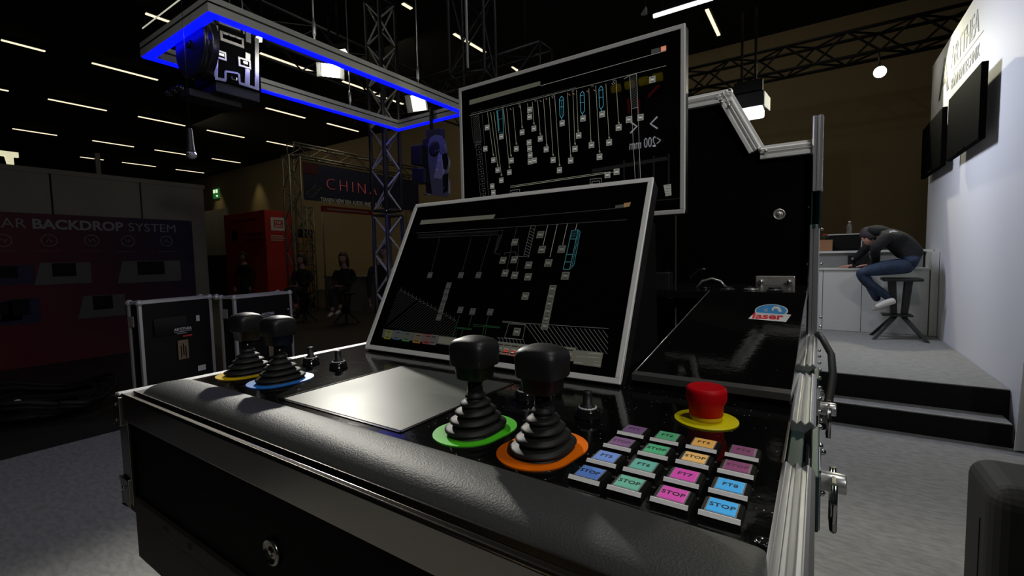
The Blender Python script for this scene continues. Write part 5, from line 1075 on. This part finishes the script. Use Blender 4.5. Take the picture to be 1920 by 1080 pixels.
# --- seated women
def seated(name_label, base, yaw, seat, hair='hair', long=0, skin='skind', pants='blackcloth', shoes='shoe', top='blackcloth', hk=1.06, lean=0):
    b = Vector(base); t = thing('person', name_label, 'person', b); R = Matrix.Rotation(yaw, 3, 'Z'); Q = lambda x, y, z: b + R @ Vector((x * hk, y * hk, 0)) + Vector((0, 0, seat + z * hk))
    J = [(Q(0, 0, .10), (.19, .16)), (Q(0, 0, .28), (.165, .14)), (Q(0, 0, .44), (.175, .13)), (Q(0, .0, .53), (.11, .09)), (Q(0, .01, .60), (.056, .056)), (Q(0, .015, .66), (.056, .056)),
         (Q(.18, 0, .48), (.070, .070)), (Q(.25, .02, .28), (.058, .058)), (Q(.12, .20, .17), (.035, .035)), (Q(-.18, 0, .48), (.070, .070)), (Q(-.25, .02, .28), (.058, .058)), (Q(-.10, .20, .17), (.035, .035)),
         (Q(.09, .04, .08), (.09, .085)), (Q(.11, .40, .10), (.065, .065)), (Q(.10, .36, -.28), (.05, .05)), (Q(.09, .40, -.36), (.04, .04)), (Q(-.09, .04, .08), (.09, .085)), (Q(-.09, .42, .08), (.065, .065)), (Q(-.05, .30, -.22), (.05, .05)), (Q(-.04, .34, -.32), (.04, .04))]
    E_ = [(0, 1, 0), (1, 2, 0), (2, 3, 0), (3, 4, 2), (4, 5, 2), (2, 6, 0), (6, 7, 0), (7, 8, 0), (2, 9, 0), (9, 10, 0), (10, 11, 0), (0, 12, 1), (12, 13, 1), (13, 14, 1), (14, 15, 2), (0, 16, 1), (16, 17, 1), (17, 18, 1), (18, 19, 2)]
    skinned('body', J, E_, [top, pants, skin], 0, t, 0)
    head(t, Q(0, .03, .745), R @ Vector((.1, 1, -.1)), r=.108 * hk, skin=skin, hair=hair, long=long)
    hand(t, Q(.10, .21, .165), R @ Vector((-1, .4, 0)), (0, 0, -1), R @ Vector((0, 1, 0)), .9, skin); hand(t, Q(-.08, .21, .165), R @ Vector((1, .4, 0)), (0, 0, -1), R @ Vector((0, 1, 0)), .9, skin)
    shoe(t, Q(.09, .38, -.40), Q(.09, .55, -.44), shoes); shoe(t, Q(-.04, .33, -.36), Q(-.05, .50, -.40), shoes)
    return t
w1 = onZ(572, 603, 0); w1.z = 0; w2 = onZ(650, 606, 0); w2.z = 0
stool(w1, .70, 'black bar stool under the woman beside the orange shutter'); stool(w2, .70, 'black bar stool under the woman in front of the far counter')
seated('seated woman in black with pale collar, beside the orange shutter', w1, math.radians(198), .70, 'hair', .02, shoes='greycloth')
seated('seated woman with long auburn hair and pale shoes, near the truss tower', w2, math.radians(205), .70, 'hairb', .10, pants='blackcloth')
MB().ball(Vector((0, 0, 0)), .01, 6)
# --- standing people
def standing(label, base, yaw, h=1.75, skin='skind', hair='hair'):
    b = Vector(base); t = thing('person', label, 'person', b); R = Matrix.Rotation(yaw, 3, 'Z'); k = h / 1.75; Q = lambda x, y, z: b + R @ Vector((x * k, y * k, 0)) + Vector((0, 0, z * k))
    J = [(Q(0, 0, .95), (.15, .12)), (Q(0, 0, 1.12), (.13, .11)), (Q(0, 0, 1.32), (.16, .12)), (Q(0, 0, 1.42), (.10, .08)), (Q(0, .01, 1.52), (.05, .05)), (Q(.20, 0, 1.38), (.06, .06)), (Q(.26, -.01, 1.12), (.048, .048)), (Q(.24, .08, .88), (.035, .035)),
         (Q(-.20, 0, 1.38), (.06, .06)), (Q(-.26, -.01, 1.12), (.048, .048)), (Q(-.24, .08, .88), (.035, .035)), (Q(.10, 0, .86), (.09, .09)), (Q(.11, .01, .48), (.065, .065)), (Q(.11, -.01, .09), (.045, .045)), (Q(-.10, 0, .86), (.09, .09)), (Q(-.11, .01, .48), (.065, .065)), (Q(-.11, -.01, .09), (.045, .045))]
    E_ = [(0, 1, 0), (1, 2, 0), (2, 3, 0), (3, 4, 1), (2, 5, 0), (5, 6, 0), (6, 7, 0), (2, 8, 0), (8, 9, 0), (9, 10, 0), (0, 11, 0), (11, 12, 0), (12, 13, 0), (0, 14, 0), (14, 15, 0), (15, 16, 0)]
    skinned('body', J, E_, ['blackcloth', skin], 0, t, 0); head(t, Q(0, .02, 1.635), R @ Vector((0, 1, 0)), r=.093, skin=skin, hair=hair)
    hand(t, Q(.24, .09, .87), (0, 0, -1), R @ Vector((-1, 0, 0)), R @ Vector((0, 1, 0)), .9, skin); hand(t, Q(-.24, .09, .87), (0, 0, -1), R @ Vector((1, 0, 0)), R @ Vector((0, 1, 0)), .9, skin)
    for s_ in (-1, 1): shoe(t, Q(s_ * .11, -.03, .045), Q(s_ * .12, .17, .03), 'blackcloth')
    return t
bm_ = CAM + ray(457, 480) * 11.6; standing('standing man in black in front of the red tower box', (bm_.x, bm_.y, 0), math.radians(200), 1.70 if bm_.z < 1.7 else 1.78)
sm_ = CAM + ray(719, 480) * 7.3; standing('standing person in black mostly hidden behind the truss tower', (sm_.x, sm_.y, 0), math.radians(220), 1.66)

# ================================================================== BEHIND THE CAMERA (mirrored in the upper monitor)
rk = thing('winch_rack', 'dark winch rack behind the viewer with backlit spacing sign given an added glow, mirrored in the upper monitor', 'rack', (-1.4, -1.6, 0))
YR = 2.6 - 4.1   # mirror of Y=4.1 in the plane Y=1.3
MB().box(-3.4, .3, YR - .1, YR - .04, .0, 3.6).build('back_panel', 'dark', rk)
pa, pb = onY(1178, 273, 4.1), onY(1240, 262, 4.1)
text('lettering', '<200 mm', .125, 'selflit', rk, (pb.x + .0, YR, (pa.z + pb.z) / 2 - .045), (-1, 0, 0), (0, 0, 1), .004, -.002, sx=(pb.x - pa.x) / .50)
for cx_, cy_, s_ in ((1226, 231, -1), (1188, 238, 1)):
    c = onY(cx_, cy_, 4.1); mm = MB(); mm.path([(c.x - .03 * s_, YR, c.z + .05), (c.x + .03 * s_, YR, c.z), (c.x - .03 * s_, YR, c.z - .05)], .006, 6); mm.build('chevron', 'selflit', rk)
for k in range(4):
    c = onY(1155 + 26 * k, 166 - 7 * k, 4.1); MB().tube((c.x - .038, YR + .0, c.z), (c.x + .038, YR + .0, c.z), .035, 16).build('yellow_spool', 'spool', rk)
MB().path([onY(1178, 182, 4.1) * 1, onY(1180, 215, 4.1)], .014, 6)
for a, b2 in (((1178, 185), (1180, 212)), ((1197, 186), (1198, 215)), ((1215, 182), (1235, 160))):
    p, q = onY(*a, 4.1), onY(*b2, 4.1); MB().tube((p.x, YR, p.z), (q.x, YR, q.z), .012, 6).build('red_bar', 'redbar', rk)
for k in range(4):
    p, q = onY(1170 + 28 * k, 300 - 4 * k, 4.1), onY(1173 + 28 * k, 345, 4.1); MB().tube((p.x, YR, p.z), (p.x, YR, q.z), .006, 6).build('thin_rod', 'panelg', rk)
for k in range(7):
    p = onY(1120 + 20 * k, 318 - 3.4 * k, 4.1); MB().box(p.x - .05, p.x + .05, YR, YR + .01, p.z - .02, p.z + .01).build('module', 'panelg', rk)
